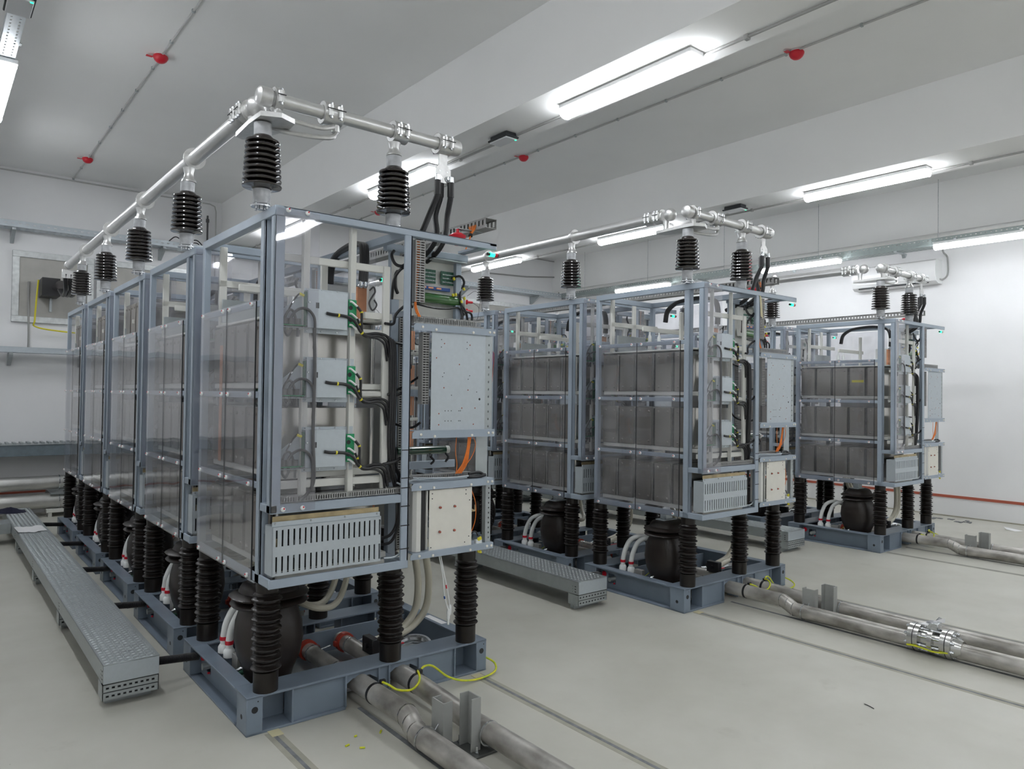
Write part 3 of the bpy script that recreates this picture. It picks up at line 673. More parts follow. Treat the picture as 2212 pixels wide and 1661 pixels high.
def make_top_insulator():
    root = thing('bus_insulator', (0,0,0), 'x', 'insulator')
    prof = [(0,.095),(.04,.095),(.045,.10)]
    n = 9; p = .0262
    for i in range(n):
        z = .102+i*p; R_ = .092-.012*(i/(n-1))
        prof += [(.052, z), (R_*.97, z+.004), (R_, z+.009), (R_*.985, z+.014), (.060, z+.021), (.052, z+.024)]
    prof += [(.048,.345),(.038,.352),(0,.352)]
    MB().lathe(prof, (0,0,0), 28, caps=False).build('shed_stack', 'porcb', root)
    MB().lathe([(0,.022),(.034,.022),(.040,.028),(.041,.095),(0,.095)], (0,0,0), 20, caps=False).build('base_fitting', 'zincf', root)
    MB().lathe([(0,.35),(.040,.352),(.041,.41),(.0,.412)], (0,0,0), 20, caps=False).build('top_fitting', 'zincf', root)
    b = MB().lathe([(.049,.012),(.049,.018)], (0,0,0), 20)
    for a in range(4):
        x, y = .034*math.cos(a*PI/2+.5), .034*math.sin(a*PI/2+.5); b.cyl((x,y,0),(x,y,.034),.006,6).cyl((x,y,.034),(x,y,.036),.009,6)
    b.lathe([(.02,0),(.02,.014)], (0,0,0), 10).build('bolted_flange', 'zinc', root)
    return root

# ------------------------------------------------------------------ proto: resin transformer
def make_resin():
    root = thing('resin_transformer', (0,0,0), 'x', 'transformer')
    def sup(a, b, n=24, e=2.6):
        out = []
        for i in range(n):
            t = 2*PI*i/n; cs, sn = math.cos(t), math.sin(t)
            out.append((a*math.copysign(abs(cs)**(2/e), cs), b*math.copysign(abs(sn)**(2/e), sn)))
        return out
    def loft(name, secs, mk):
        mb = MB(); V = []; F = []; n = 24
        for (z, a, b) in secs: V += [(x, y, z) for x, y in sup(a, b)]
        for k_ in range(len(secs)-1):
            for i in range(n): F.append((k_*n+i, k_*n+(i+1)%n, (k_+1)*n+(i+1)%n, (k_+1)*n+i))
        F += [tuple(range(n))[::-1], tuple(range((len(secs)-1)*n, len(secs)*n))]
        mb.add(V, F); return mb.build(name, mk, root)
    loft('body', [(.10,.105,.110),(.13,.108,.112),(.18,.120,.128),(.25,.148,.158),(.34,.163,.172),(.42,.158,.165),(.47,.145,.145),(.505,.135,.125),(.54,.130,.110)], 'resin')
    loft('skirt', [(.505,.14,.11),(.512,.185,.150),(.520,.192,.157),(.528,.185,.150),(.545,.14,.115)], 'resin')
    loft('skirt', [(.545,.14,.115),(.553,.188,.155),(.562,.196,.162),(.572,.180,.148),(.580,.150,.125),(.600,.142,.118),(.618,.130,.105),(.632,.10,.08)], 'resin')
    MB().cbox(-.10,.06,-.045,.045,.632,.640,.002).cbox(-.06,.02,-.03,.03,.640,.70,.002).build('top_bracket', 'galv', root)
    MB().cbox(-.13,.13,-.09,.09,.097,.102,.002).build('foot_plate', 'galvd', root)
    return root

# ------------------------------------------------------------------ proto: white hose
def make_hose(dx):
    root = thing('coolant_hose', (0,0,.16), 'x', 'hose')
    MB().tube([(0,0,.18),(0,0,.225),(.001,-.003,.27),(.012,-.015,.34),(.05,-.04,.42),(.12,-.10,.452),(.22,-.18,.41),(.28,-.22,.40)], .0195, 12).build('hose', 'plast', root)
    MB().lathe([(.022,.0),(.030,.004),(.030,.036),(.025,.044),(.021,.050)], (0,0,.165), 14).build('hose_nut', 'plast', root)
    MB().lathe([(.0222,.0),(.0222,.020)], (0,-.0005,.236), 14).build('red_band', 'red', root)
    return root

module0 = make_module(); base0 = make_base(); post0 = make_post(); top0 = make_top_insulator(); resin0 = make_resin(); hose0 = make_hose(0)
snapshot()
module_cans = [c for c in module0.children if c.name.startswith('canister')][10:15]
NAMES = ['left row', 'middle row', 'right row']
ORD = ['nearest', 'second', 'third', 'fourth', 'rearmost']
COUNT = [5, 5, 5]
used = set()
def place(proto, loc, label, cat=None, group=None, rot=None, skip=None):
    if proto.name not in used: o = proto; used.add(proto.name)
    else: o = copy_tree(proto, skip=skip)
    o.location = loc; o['label'] = label
    if cat: o['category'] = cat
    if group: o['group'] = group
    if rot is not None: o.rotation_euler = (0,0,rot)
    return o
HIDE = {'orange_fibre_x'}
for r in range(3):
    rx, ry = ROWS[r]
    for m_ in range(COUNT[r]):
        y = ry+m_*PITCH; who = '%s module of the %s' % (ORD[m_], NAMES[r])
        look = {0: 'grey-blue steel capacitor frame with vented cover, ', 1: 'clear-sided grey steel capacitor frame close behind the first, '}.get(m_, 'clear-sided grey steel capacitor frame, ')
        place(module0, (rx, y, ZB), look+('%s in the %s' % (ORD[m_], NAMES[r])), 'power module', 'power modules of the '+NAMES[r])
        place(base0, (rx, y, 0), 'low grey-blue steel base frame on the floor under the '+who, 'base frame', 'base frames of the '+NAMES[r])
        for (px, xn) in ((.06,'left'),(.736,'middle'),(1.23,'right')):
            for (py, yn) in ((.171,'front'),(1.087,'rear')):
                place(post0, (rx+px, y+py, BH), 'dark brown ribbed post insulator, %s %s foot of the %s' % (yn, xn, who), 'insulator', 'post insulators of the '+NAMES[r])
        place(resin0, (rx+.18, y+.46, 0), 'dark brown resin transformer with flared hat under the '+who, 'transformer', 'resin transformers of the '+NAMES[r])
        place(top0, (rx-.012, y+.145, ZT), 'black ribbed bus insulator on top of the '+who, 'insulator', 'bus insulators of the '+NAMES[r])
        for (hx, hy, nm) in ((.075,.84,'rear'),(.075,.75,'front')):
            place(hose0, (rx+hx, y+hy, .16), 'white red-banded coolant hose, %s of two, %s' % (nm, who), 'hose', 'white coolant hoses')
    place(top0, (rx+.70, ry+.15, ZT), 'black ribbed bus insulator under the cross tube, top front of the '+NAMES[r], 'insulator', 'bus insulators of the '+NAMES[r])

# the far left modules carry a fourth, upper tier of canisters
for o in list(bpy.data.objects):
    lb = o.get('label', '')
    if o.name.startswith('power_module') and 'in the left row' in lb and any(q in lb for q in ('third', 'fourth', 'rearmost')):
        cans = [c for c in o.children if c.name.startswith('canister')][:5]
        for kx in range(4):
            src = module_cans[kx]; c = src.copy(); COL.objects.link(c); c.parent = o; c.location.z += .345; c.location.y += .05
            for g in src.children:
                if g.name.startswith('end_plate'): e = g.copy(); COL.objects.link(e); e.parent = c
for o in bpy.data.objects:
    if o.get('label', '').endswith('nearest in the left row') and o.name.startswith('power_module'):
        ORG = (0,0,ZB); MB().cbox(.040,.046,.86,.895,1.22,1.86,.001).build('orange_strip', 'copper', o)  # thin copper-coloured upright strip behind the side panel
# yellow label on one canister in the right row
for o in bpy.data.objects:
    if o.name.startswith('power_module') and o.get('label', '').endswith('nearest in the right row'):
        right_first = o
ORG = (0,0,ZB)
MB().box(.0625,.0640,.355,.485,1.80,1.825).build('warning_label', M and 'yellow', right_first)['label'] = 'yellow adhesive label'
# masking tape strip on the middle row
for o in bpy.data.objects:
    if o.get('label', '').startswith('grey-blue steel capacitor') and o.get('label', '').endswith('nearest in the middle row'): mid_first = o
MB().add([(.722,-.004,2.44),(.750,-.004,2.42),(.775,-.004,2.25),(.740,-.004,2.27)], [(0,1,2,3)]).add([(.722,-.0035,2.44),(.750,-.0035,2.42),(.775,-.0035,2.25),(.740,-.0035,2.27)], [(3,2,1,0)]).build('masking_tape', 'tape', mid_first)

# ------------------------------------------------------------------ busbars
for r in range(3):
    rx, ry = ROWS[r]; global_n = COUNT[r]
    root = thing('tubular_busbar', (rx, ry, 2.88), 'bright aluminium tube busbar with corner clamps running above the '+NAMES[r], 'busbar', 'tubular busbars')
    O = lambda mb, name, mk, par=root: mb.build(name, mk, par)
    ORG = (rx, ry, 2.88)
    X = lambda x: rx+x
    Y = lambda y: ry+y
    zt = 3.012; xt = .022; yt = .15; R_ = .037; yend = 6.42 if r == 0 else 7.6
    t1 = O(MB().cyl((X(xt),Y(.40),3.028),(X(xt),Y(yend),3.028),.041,22), 'long_tube', 'tube')
    t2 = O(MB().cyl((X(.03),Y(yt),zt),(X(1.085),Y(yt),zt),.033,22), 'cross_tube', 'tube')
    O(MB().lathe([(0,.032),(.030,.030),(.043,.020),(.046,.005),(.046,-.035),(.04,-.037)], (X(-.012),Y(yt),zt), 20, (-1,0,0), caps=False), 'end_cap', 'alu')
    O(MB().lathe([(0,.03),(.030,.028),(.043,.018),(.046,.0),(.046,-.035),(.04,-.036)], (X(1.095),Y(yt),zt), 20, (1,0,0), caps=False), 'end_cap', 'alu')
    O(MB().sphere((X(xt),Y(.34),3.028), .050, 18, 10), 'corona_ball', 'alu')
    def clamp(c, d, w_, legs=True, name='tube_clamp'):
        c = Vector(c); d = Vector(d); side = Vector((0,0,1)).cross(d)
        mb = MB().ring(c, d, .056, .036, w_, 22)
        mb.lathe([(.058,-w_/2),(.058,-w_/2+.008)], c-d*0, 22, d, caps=False)
        for s_ in (-1,1):
            for q in ((-.25,.25) if w_ > .05 else (0,)):
                p = c+side*s_*.054+d*(q*w_); mb.cyl(p+Vector((0,0,-.028)), p+Vector((0,0,.026)), .0135, 8)
        o_ = O(mb, name, 'alu')
        bb = MB()
        for s_ in (-1,1):
            for q in ((-.25,.25) if w_ > .05 else (0,)):
                p = c+side*s_*.058+d*(q*w_); bb.cyl(p+Vector((0,0,-.040)), p+Vector((0,0,.036)), .0075, 6)
        O(bb, 'bolt', 'zinc', o_)
        gp = MB()
        for s_ in (-1,1): a = c+side*s_*.0685; gp.box(*sorted((a.x-abs(d.x)*w_*.5-abs(side.x)*.0015, a.x+abs(d.x)*w_*.5+abs(side.x)*.0015)), *sorted((a.y-abs(d.y)*w_*.5-abs(side.y)*.0015, a.y+abs(d.y)*w_*.5+abs(side.y)*.0015)), c.z+.003, c.z+.007)
        O(gp, 'gap', 'dark', o_)
        return o_
    clamp((X(.055),Y(yt),zt),(1,0,0),.04)
    c1 = clamp((X(.335),Y(yt),zt),(1,0,0),.10); O(MB().cyl((X(.36),Y(yt),zt-.05),(X(.36),Y(yt),zt-.085),.020,12), 'stud', 'alu', c1)
    clamp((X(.725),Y(yt),zt),(1,0,0),.085); clamp((X(1.01),Y(yt),zt),(1,0,0),.085)
    clamp((X(xt),Y(.44),3.028),(0,1,0),.06); clamp((X(xt),Y(.53),3.028),(0,1,0),.07)
    # corner plate carrying the elbow
    O(MB().prism([(X(-.055),Y(.06)),(X(.03),Y(.02)),(X(.11),Y(.06)),(X(.12),Y(.16)),(X(.05),Y(.40)),(X(-.01),Y(.44)),(X(-.05),Y(.42)),(X(-.06),Y(.20))], 'z', 2.882, 2.905), 'corner_plate', 'alu')
    O(MB().lathe([(.035,0),(.024,.02),(.026,.06)], (X(.055),Y(yt),2.905), 14).lathe([(.03,0),(.022,.02),(.026,.08)], (X(xt),Y(.38),2.905), 14), 'pedestal', 'alu')
    O(MB().lathe([(.042,-.012),(.040,.0),(.03,.012),(.027,.03),(.034,.06)], (X(.70),Y(yt),2.892), 16), 'pedestal', 'alu')
    for m_ in range(1, COUNT[r]):
        yy = m_*PITCH+.145
        cl = O(MB().ring((X(xt),Y(yy),3.028),(0,1,0),.060,.038,.030,22).ring((X(xt),Y(yy)-.012,3.028),(0,1,0),.065,.052,.008,22), 'support_ring', 'alu')
        O(MB().lathe([(.043,-.012),(.041,.0),(.03,.012),(.025,.04),(.034,.075)], (X(-.006),Y(yy),2.892), 16), 'pedestal', 'alu', cl)
    # flexible braids and the cable lug plate
    br = MB()
    br.tube([(X(.06),Y(.13),2.925),(X(.14),Y(.11),2.915),(X(.26),Y(.11),2.915),(X(.34),Y(.13),2.945)], .0125, 8)
    br.tube([(X(.05),Y(.20),2.885),(X(.12),Y(.15),2.868),(X(.24),Y(.12),2.868),(X(.33),Y(.13),2.89),(X(.365),Y(.15),2.93)], .0125, 8)
    O(br, 'flexible_braid', 'alu')
    lp = O(MB().prism([(X(.985),2.88),(X(1.035),2.88),(X(1.04),2.965),(X(.985),2.965)],'y',Y(.144),Y(.156)).prism([(X(.962),2.795),(X(1.06),2.795),(X(1.06),2.872),(X(1.035),2.90),(X(.985),2.90),(X(.962),2.872)],'y',Y(.140),Y(.148)), 'lug_plate', 'alu')
    lb = MB()
    for x in (.985,1.035): lb.lathe([(.015,0),(.015,.004),(.009,.005),(.009,.014)], (X(x),Y(.139),2.82), 8, (0,-1,0)); lb.lathe([(.004,0),(.004,.002)], (X(x),Y(.139),2.86), 8, (0,-1,0))
    O(lb, 'bolt', 'zinc', lp)
    for i, (x, word) in enumerate(((.965,'left'),(1.01,'centre'),(1.055,'right'))):
        ex = (.90,1.00,1.055)[i]; yy = .13 if i != 1 else .165
        cab = thing('power_cable', (X(ex), Y(.25), ZT), 'thick black cable hanging from the busbar end, %s of three, %s' % (word, NAMES[r]), 'cable', 'black drop cables')
        MB().tube([(X(x),Y(yy),2.79),(X(x),Y(yy),2.72),(X(x-(.02,.006,-.006)[i]),Y(yy+.04),2.62),(X(ex),Y(.185),2.50),(X(ex-.01),Y(.26),2.42),(X(ex-.02),Y(.42),2.36)], .0165, 10).build('cable', 'black', cab)
        MB().cyl((X(x),Y(yy),2.80),(X(x),Y(yy),2.72),.0195,10).build('heat_shrink', 'black', cab)
        MB().cbox(X(x)-.014,X(x)+.014,Y(yy)-.012,Y(yy)+.0,2.795,2.835,.003).build('lug', 'zinc', cab)
        ORG = (rx, ry, 2.88)
    # fibre trunking that sticks out over the right front corner
    tr = thing('fibre_trunking', (X(1.4), Y(.05), 2.62), 'grey slotted trunking with orange fibres high above the '+NAMES[r], 'cable trunking', 'slotted trunkings above the rows')
    def side(x, nm):
        mb = MB(); y0, y1 = Y(.30), Y(5*PITCH-.2) if r == 0 else Y(5*PITCH-.2)
        n = 150; st = (y1-y0)/n
        for i in range(n): mb.box(X(x),X(x)+.002,y0+i*st,y0+i*st+st*.5,2.655,2.692)
        mb.box(X(x),X(x)+.002,y0,y1,2.640,2.655).box(X(x),X(x)+.002,y0,y1,2.690,2.697)
        q = mb.build(nm, 'duct', tr); q['kind'] = 'stuff'; return q
    side(1.43,'slotted_side'); side(1.515,'slotted_side')
    y0, y1 = Y(.30), Y(5*PITCH-.2)
    MB().box(X(1.43),X(1.517),y0,y1,2.638,2.641).build('trunking_floor', 'duct', tr); MB().box(X(1.428),X(1.519),y0,y1,2.697,2.700).build('trunking_lid', 'duct', tr)
    fb = MB()
    for i in range(5): fb.tube([(X(1.43),Y(.40+i*.018),2.67),(X(1.42),Y(.40+i*.012),2.64),(X(1.405),Y(.42),2.60),(X(1.37),Y(.40),2.54),(X(1.30),Y(.34),2.46)], .004, 5)
    fo = fb.build('orange_fibre', 'orange', tr); MB().cyl((X(1.408),Y(.42),2.61),(X(1.402),Y(.418),2.598),.014,8).build('cable_tie', 'black', fo)
    dm = thing('red_support', (X(1.30), Y(.44), 2.46), 'red flared insulator carrying the trunking above the '+NAMES[r], 'insulator', 'red trunking insulators')
    MB().lathe([(.018,.085),(.018,.10),(.030,.105),(.052,.135),(.054,.145),(.03,.16)], (X(1.32),Y(.44),ZT-.02), 16).lathe([(.01,.16),(.01,.19)],(X(1.32),Y(.44),ZT-.02),10).build('body', 'red', dm); MB().cbox(X(1.31),X(1.50),Y(.42),Y(.46),ZT+.166,ZT+.171,.001).build('carrier', 'galvd', dm)

# wall bushing and cables at the far end of the left busbar
bu = thing('bushing_box', (.05, 7.6, 2.9), 'black wall bushing box on the grey plate at the end of the left busbar', 'bushing')
MB().cbox(-.10,.10,7.62,7.96,2.80,3.03).build('black_box', 'black', bu)
MB().cyl((.06,7.62,2.92),(.06,7.25,2.90),.06,16).cyl((.12,7.50,2.95),(.12,7.20,2.93),.03,12).build('terminal', 'porcb', bu)
bc = MB()
for i in range(3): bc.tube([(.0+i*.05,6.40,2.93),(.0+i*.05,6.42,2.85),(.02+i*.05,6.55,2.76),(.04+i*.04,6.9,2.74),(.05+i*.03,7.3,2.85)], .024, 8)
bc.build('drop_cable', 'black', bu)
MB().lathe([(0,0),(.03,.002),(.045,.012),(.047,.04),(.04,.045)],(.022,6.37,3.028),16,(0,-1,0),caps=False).cbox(-.04,.10,6.38,6.42,2.88,2.98).build('clamp', 'alu', bu)
cv = MB().tube([(-.13,7.7,3.0),(-.14,7.75,2.8),(-.15,7.8,2.5),(-.13,7.85,2.41),(.2,7.9,2.37),(.9,7.93,2.34)], .010, 8); cv.build('yellow_cable', 'yellow', bu)
MB().cbox(.015,.045,7.9,7.95,2.62,2.80).build('metal_strap', 'galvd', bu)

# ------------------------------------------------------------------ floor pipes, supports, earth cables
PR = .050
for r in range(3):
    rx, ry = ROWS[r]; nm = NAMES[r]
    X = lambda x: rx+x
    Y = lambda y: ry+y
    yf = YF+.3
    p = thing('cooling_pipe', (X(.545), Y(-.4), 0), 'grey steel floor pipe with offset bend, left one before the '+nm, 'pipe', 'cooling pipes on the floor')
    rec = MB().tube([(X(.545),Y(.23),.105),(X(.545),Y(-.30),.105),(X(.545),Y(-.335),.103),(X(.540),Y(-.38),.085),(X(.534),Y(-.425),.065),(X(.533),Y(-.46),.062),(X(.533),Y(yf),.062)], PR, 22, smooth=False)
    rec.build('pipe_run', 'pipe', p)
    wl = MB()
    for (y, z, x) in ((-.325,.104,.545),(-.38,.085,.540),(-.43,.064,.534)): wl.ring((X(x),Y(y),z),(0,1,0),PR+.0022,PR-.002,.006,22)
    wl.build('weld_seam', 'chrome', p)
    MB().ring((X(.545),Y(-.02),.105),(0,1,0),PR+.003,PR-.002,.016,22).cbox(X(.570),X(.60),Y(-.03),Y(-.01),.145,.165,.002).build('hose_clip', 'black', p)
    MB().ring((X(.533),Y(-.505),.062),(0,1,0),PR+.007,PR+.001,.007,24).cyl((X(.585),Y(-.505),.09),(X(.62),Y(-.505),.135),.0035,6).build('u_bolt', 'zinc', p)
    if r != 2 or True:
        fl = MB(); fy = Y(-1.36)
        for a, b, ro in ((-.115,-.085,.088),(-.080,-.052,.088),(.0,.028,.082),(.075,.103,.088),(.108,.136,.088)):
            fl.lathe([(.05,0),(ro,0),(ro,b-a),(.05,b-a)], (X(.533),fy-b,.088), 24, (0,1,0), caps=False)
        fl.lathe([(.066,0),(.052,.05)], (X(.533),fy-.136,.075), 20, (0,-1,0)); fl.cyl((X(.533),fy+.09,.085),(X(.533),fy-.11,.085),.058,20)
        f_ = fl.build('flange_set', 'chrome', p)
        bt = MB()
        for i in range(8):
            a = 2*PI*(i+.5)/8; cx, cz = X(.533)+.072*math.cos(a), .088+.072*math.sin(a)
            bt.cyl((cx,fy+.135,cz),(cx,fy-.155,cz),.0065,6)
            for q in (.120,.035,-.145): bt.cyl((cx,fy+q,cz),(cx,fy+q+.010,cz),.011,6)
        bt.build('flange_bolt', 'zinc', f_)
        MB().ring((X(.533),fy+.083,.088),(0,1,0),.086,.05,.004,24).ring((X(.533),fy-.105,.088),(0,1,0),.086,.05,.004,24).build('gasket', 'dark', f_)
        MB().cbox(X(.50),X(.57),fy-.05,fy+.02,.16,.205,.004).cyl((X(.535),fy-.015,.18),(X(.60),fy-.03,.215),.014,8).build('valve_body', 'zinc', f_)
        tg = MB(); pts = [(X(.46),fy+.05,.195),(X(.52),fy+.03,.186),(X(.585),fy-.06,.20),(X(.60),fy-.055,.225),(X(.53),fy-.0,.20),(X(.475),fy+.0,.188)]
        tg.add(pts+[(a,b,c_+.002) for a,b,c_ in pts], [(0,1,4,5),(1,2,3,4),(6,7,10,11),(7,8,9,10)]); tg.build('paper_tag', 'paper', f_)
        MB().tube([(X(.455),fy+.115,.045),(X(.445),fy+.05,.052),(X(.443),fy-.05,.045),(X(.455),fy-.125,.055)], .0055, 8).build('earth_strap', 'yg', f_)
    p2 = thing('cooling_pipe', (X(.78), Y(-.4), 0), 'straight grey steel floor pipe, right one before the '+nm, 'pipe', 'cooling pipes on the floor')
    MB().tube([(X(.788),Y(.23),.100),(X(.788),Y(-.05),.098),(X(.780),Y(-.5),.080),(X(.775),Y(yf),.066)], PR, 22, smooth=False).build('pipe_run', 'pipe', p2)
    MB().ring((X(.788),Y(-.02),.099),(0,1,0),PR+.003,PR-.002,.016,22).cbox(X(.785),X(.815),Y(-.035),Y(-.01),.148,.168,.002).build('hose_clip', 'black', p2)
    MB().ring((X(.778),Y(-.66),.075),(0,1,0),PR+.007,PR+.001,.007,24).build('u_bolt', 'zinc', p2)
    for (sx, sy, d, h, wd, word) in ((.600,-.50,1,.215,.095,'left'),(.735,-.60,-1,.245,.095,'right')):
        s_ = thing('pipe_support', (X(sx), Y(sy), 0), 'upright grey steel channel stub beside floor pipes, %s of two, %s' % (word, nm), 'pipe support', 'pipe support channels')
        t = .006; a = X(sx); y0, y1 = Y(sy-wd/2), Y(sy+wd/2)
        if d > 0: poly = [(a,y0),(a+.05,y0),(a+.05,y0+t),(a+t,y0+t),(a+t,y1-t),(a+.05,y1-t),(a+.05,y1),(a,y1)]
        else: poly = [(a,y0),(a-.05,y0),(a-.05,y0+t),(a-t,y0+t),(a-t,y1-t),(a-.05,y1-t),(a-.05,y1),(a,y1)]
        MB().prism(poly, 'z', .012, h).build('channel', 'galvd2', s_)
        MB().cbox(X(.585) if d > 0 else X(.672),X(.668) if d > 0 else X(.80),Y(sy-.095),Y(sy+.085),.0,.012,.002).build('foot_plate', 'dkplate', s_)
        ab = MB()
        for q in (-.07,.065): 
            xx = a+.035*d; ab.cyl((xx,Y(sy+q),.012),(xx,Y(sy+q),.045),.0055,8).cyl((xx,Y(sy+q),.012),(xx,Y(sy+q),.020),.011,6)
        ab.build('anchor_bolt', 'zinc', s_)
    e = thing('earth_cable', (X(.70), Y(-.03), .05), 'green and yellow earth cable looping between the two floor pipes of the '+nm, 'cable', 'earth cables')
    MB().tube([(X(.575),Y(-.02),.158),(X(.60),Y(-.06),.146),(X(.635),Y(-.085),.122),(X(.70),Y(-.10),.110),(X(.742),Y(-.10),.128),(X(.760),Y(-.09),.155),(X(.772),Y(-.06),.168),(X(.785),Y(-.03),.165)], .0058, 8).build('cable', 'yg', e)
    e = thing('earth_cable', (X(1.2), Y(.0), .0), 'green and yellow earth cable to the right front corner of the '+nm, 'cable', 'earth cables')
    MB().tube([(X(.805),Y(-.02),.158),(X(.84),Y(-.01),.172),(X(.90),Y(.0),.155),(X(1.0),Y(.01),.075),(X(1.10),Y(.01),.03),(X(1.22),Y(.01),.012),(X(1.34),Y(.03),.02),(X(1.385),Y(.09),.04),(X(1.365),Y(.14),.06),(X(1.346),Y(.16),.065)], .0058, 8).build('cable', 'yg', e)
    # cream hoses drop from the right bay of the front modules
    for m_ in range(3 if r == 0 else 2):
        for i, (dx, word) in enumerate(((0,'left'),(.075,'right'))):
            h = thing('water_hose', (X(1.04+dx), Y(.44+m_*PITCH), ZB), 'thick cream hose hanging below the %s module, %s, %s of two' % (ORD[m_], nm, word), 'hose', 'cream water hoses')
            q = m_*PITCH
            MB().tube([(X(1.03+dx),Y(.43+q),.735),(X(1.052+dx),Y(.44+q),.62),(X(1.072+dx),Y(.44+q),.48),(X(1.055+dx),Y(.44+q),.33),(X(.98+dx),Y(.45+q),.235),(X(.88+dx*.6),Y(.46+q-dx*.4),.20),(X(.775),Y(.46+q-dx*.8),.185)], .0215, 12).build('hose', 'hose', h)
            h = thing('water_hose', (X(.60+dx), Y(.7+m_*PITCH), .4), 'cream hose sagging in a loop under the %s module, %s, %s of two' % (ORD[m_], nm, word), 'hose', 'cream water hoses')
            MB().tube([(X(.38),Y(.62+q),.46),(X(.46+dx*.2),Y(.60+q-dx),.415),(X(.58+dx*.5),Y(.66+q-dx),.405),(X(.70+dx),Y(.78+q),.48),(X(.76+dx),Y(.88+q),.62),(X(.78+dx),Y(.92+q),.74)], .0185, 10).build('hose', 'hose', h)
    if r: continue
    tl = thing('temperature_lead', (X(.99), Y(.05), ZB), 'pair of thin white leads with plugs below the nearest module, '+nm, 'cable', 'hanging white leads')
    MB().tube([(X(.955),Y(.05),.745),(X(.985),Y(.05),.62),(X(1.0),Y(.05),.50),(X(1.025),Y(.05),.42)], .0035, 6).tube([(X(.965),Y(.05),.745),(X(.99),Y(.05),.64),(X(1.02),Y(.05),.52),(X(1.04),Y(.06),.44)], .0035, 6).build('lead', 'plast', tl)
    MB().lathe([(.006,0),(.010,-.01),(.010,-.05),(.006,-.06),(.006,-.085)], (X(1.026),Y(.05),.425), 10).lathe([(.006,0),(.010,-.01),(.010,-.05),(.006,-.06)], (X(1.042),Y(.06),.445), 10).build('plug', 'plast', tl)
    MB().cyl((X(1.009),Y(.05),.560),(X(1.013),Y(.05),.540),.0045,8).m(1).cyl((X(.998),Y(.05),.50),(X(1.001),Y(.05),.485),.0045,8).build('colour_band', ['red','blue'], tl)


# ------------------------------------------------------------------ covered cable channels beside the rows
def plate_bumps(mb, x0, x1, y0, y1, z, step=.034):
    n = 0; y = y0
    while y < y1:
        x = x0+(.017 if n % 2 else 0)
        while x < x1:
            a = .35 if (n % 2) else -.35; L_ = .012; w_ = .0036
            dx, dy = math.cos(a*2+.8)*L_, math.sin(a*2+.8)*L_; nx, ny = -dy/L_*w_, dx/L_*w_
            mb.add([(x-dx,y-dy,z),(x+nx,y+ny,z),(x+dx,y+dy,z),(x-nx,y-ny,z),(x,y,z+.0036)], [(0,1,4),(1,2,4),(2,3,4),(3,0,4)])
            x += step
        y += step*.6; n += 1
for r, (x0, x1, ys, ye) in enumerate(((-.508,-.250,.856,6.9),(2.585,2.885,.62,6.9),(5.80,6.13,.80,6.9))):
    nm = NAMES[r]; tx = (x0+x1)/2
    t = thing('cable_channel', (tx, ys, 0), 'long galvanised cable channel with chequer plate lid, left of the '+nm, 'cable channel', 'floor cable channels')
    zt = .218
    n = 4; L_ = (ye-ys)/n
    for i in range(n):
        lid = MB().cbox(x0-.003,x1+.003,ys+i*L_+.001,ys+(i+1)*L_-.001,zt-.004,zt,.001).box(x0-.003,x0-.001,ys+i*L_,ys+(i+1)*L_,zt-.03,zt).build('lid', 'galvd', t)
        b = MB(); plate_bumps(b, x0+.02, x1-.01, ys+i*L_+.015, ys+(i+1)*L_-.01, zt)
        bo = b.build('chequer_relief', 'relief', lid); bo['kind'] = 'stuff'
    sd = MB()
    for xx in (x0, x1-.002): sd.box(xx,xx+.002,ys+.002,ye,.122,zt-.004)
    sd.box(x0,x1,ys+.002,ye,.120,.123)
    sd.build('trough', 'galvd', t)
    MB().cbox(x0,x1,ys-.001,ys+.001,.123,zt-.004,.0005).build('end_plate', 'galv', t)
    hs = MB()
    for yy in [ys+.03+j*1.5 for j in range(4)]:
        for zz in (.135,.155,.175,.195): hs.box(x0-.0008,x0,yy,yy+.014,zz,zz+.006).box(x0-.0008,x0,yy+.035,yy+.038,zz,zz+.004)
    hs.build('side_slot', 'dark', t)
    yy = ys+.0
    while yy < ye-.2:
        for (za, zb_) in ((.081,.118),(.040,.078)):
            rm = MB(); k_ = 9; cols = [(x0+.012+j*(x1-x0-.02)/k_, x0+.012+j*(x1-x0-.02)/k_+.014) for j in range(k_)]
            rm.perf(x0-.004,x1,za,zb_,cols,[(za+.013,za+.023)],lambda a,b_,c_,d:rm.box(a,b_,yy,yy+.002,c_,d)).box(x0-.004,x1,yy,yy+.04,zb_-.002,zb_)
            rr_ = rm.build('slotted_rail', 'galvd', t); MB().box(x0,x1-.002,yy+.010,yy+.012,za+.002,zb_-.003).build('slot_shade', 'dark', rr_)  # dark plate added behind each rail so its slots look shaded
        MB().box(x0-.004,x0,yy,yy+.11,.040,.118).box(x1-.004,x1,yy,yy+.11,.040,.118).box(x0+.02,x1-.02,yy+.07,yy+.11,.0,.040).build('foot', 'galvd', t)
        yy += 1.42 if yy > ys else 1.5
    rx, ry = ROWS[r]
    for m_ in range(COUNT[r]):
        y = ry+.985+m_*PITCH
        ch = thing('black_conduit', (x1, y, .10), 'short black corrugated hose from cable channel to %s base frame, %s' % (ORD[m_], nm), 'hose', 'black corrugated hoses')
        mb = MB(); xa, xb = x1-.01, rx+.0; nn = int((xb-xa)/.006)
        pr = []
        for i in range(nn): pr += [(.0195, i*.006), (.0225, i*.006+.003)]
        mb.lathe(pr, (xa, y, .145), 12, (xb-xa, .03, -.03)); mb.build('hose', 'black', ch)
        MB().cyl((xb+.006,y+.004,.117),(xb+.02,y+.005,.115),.024,12).build('red_collar', 'red', ch)
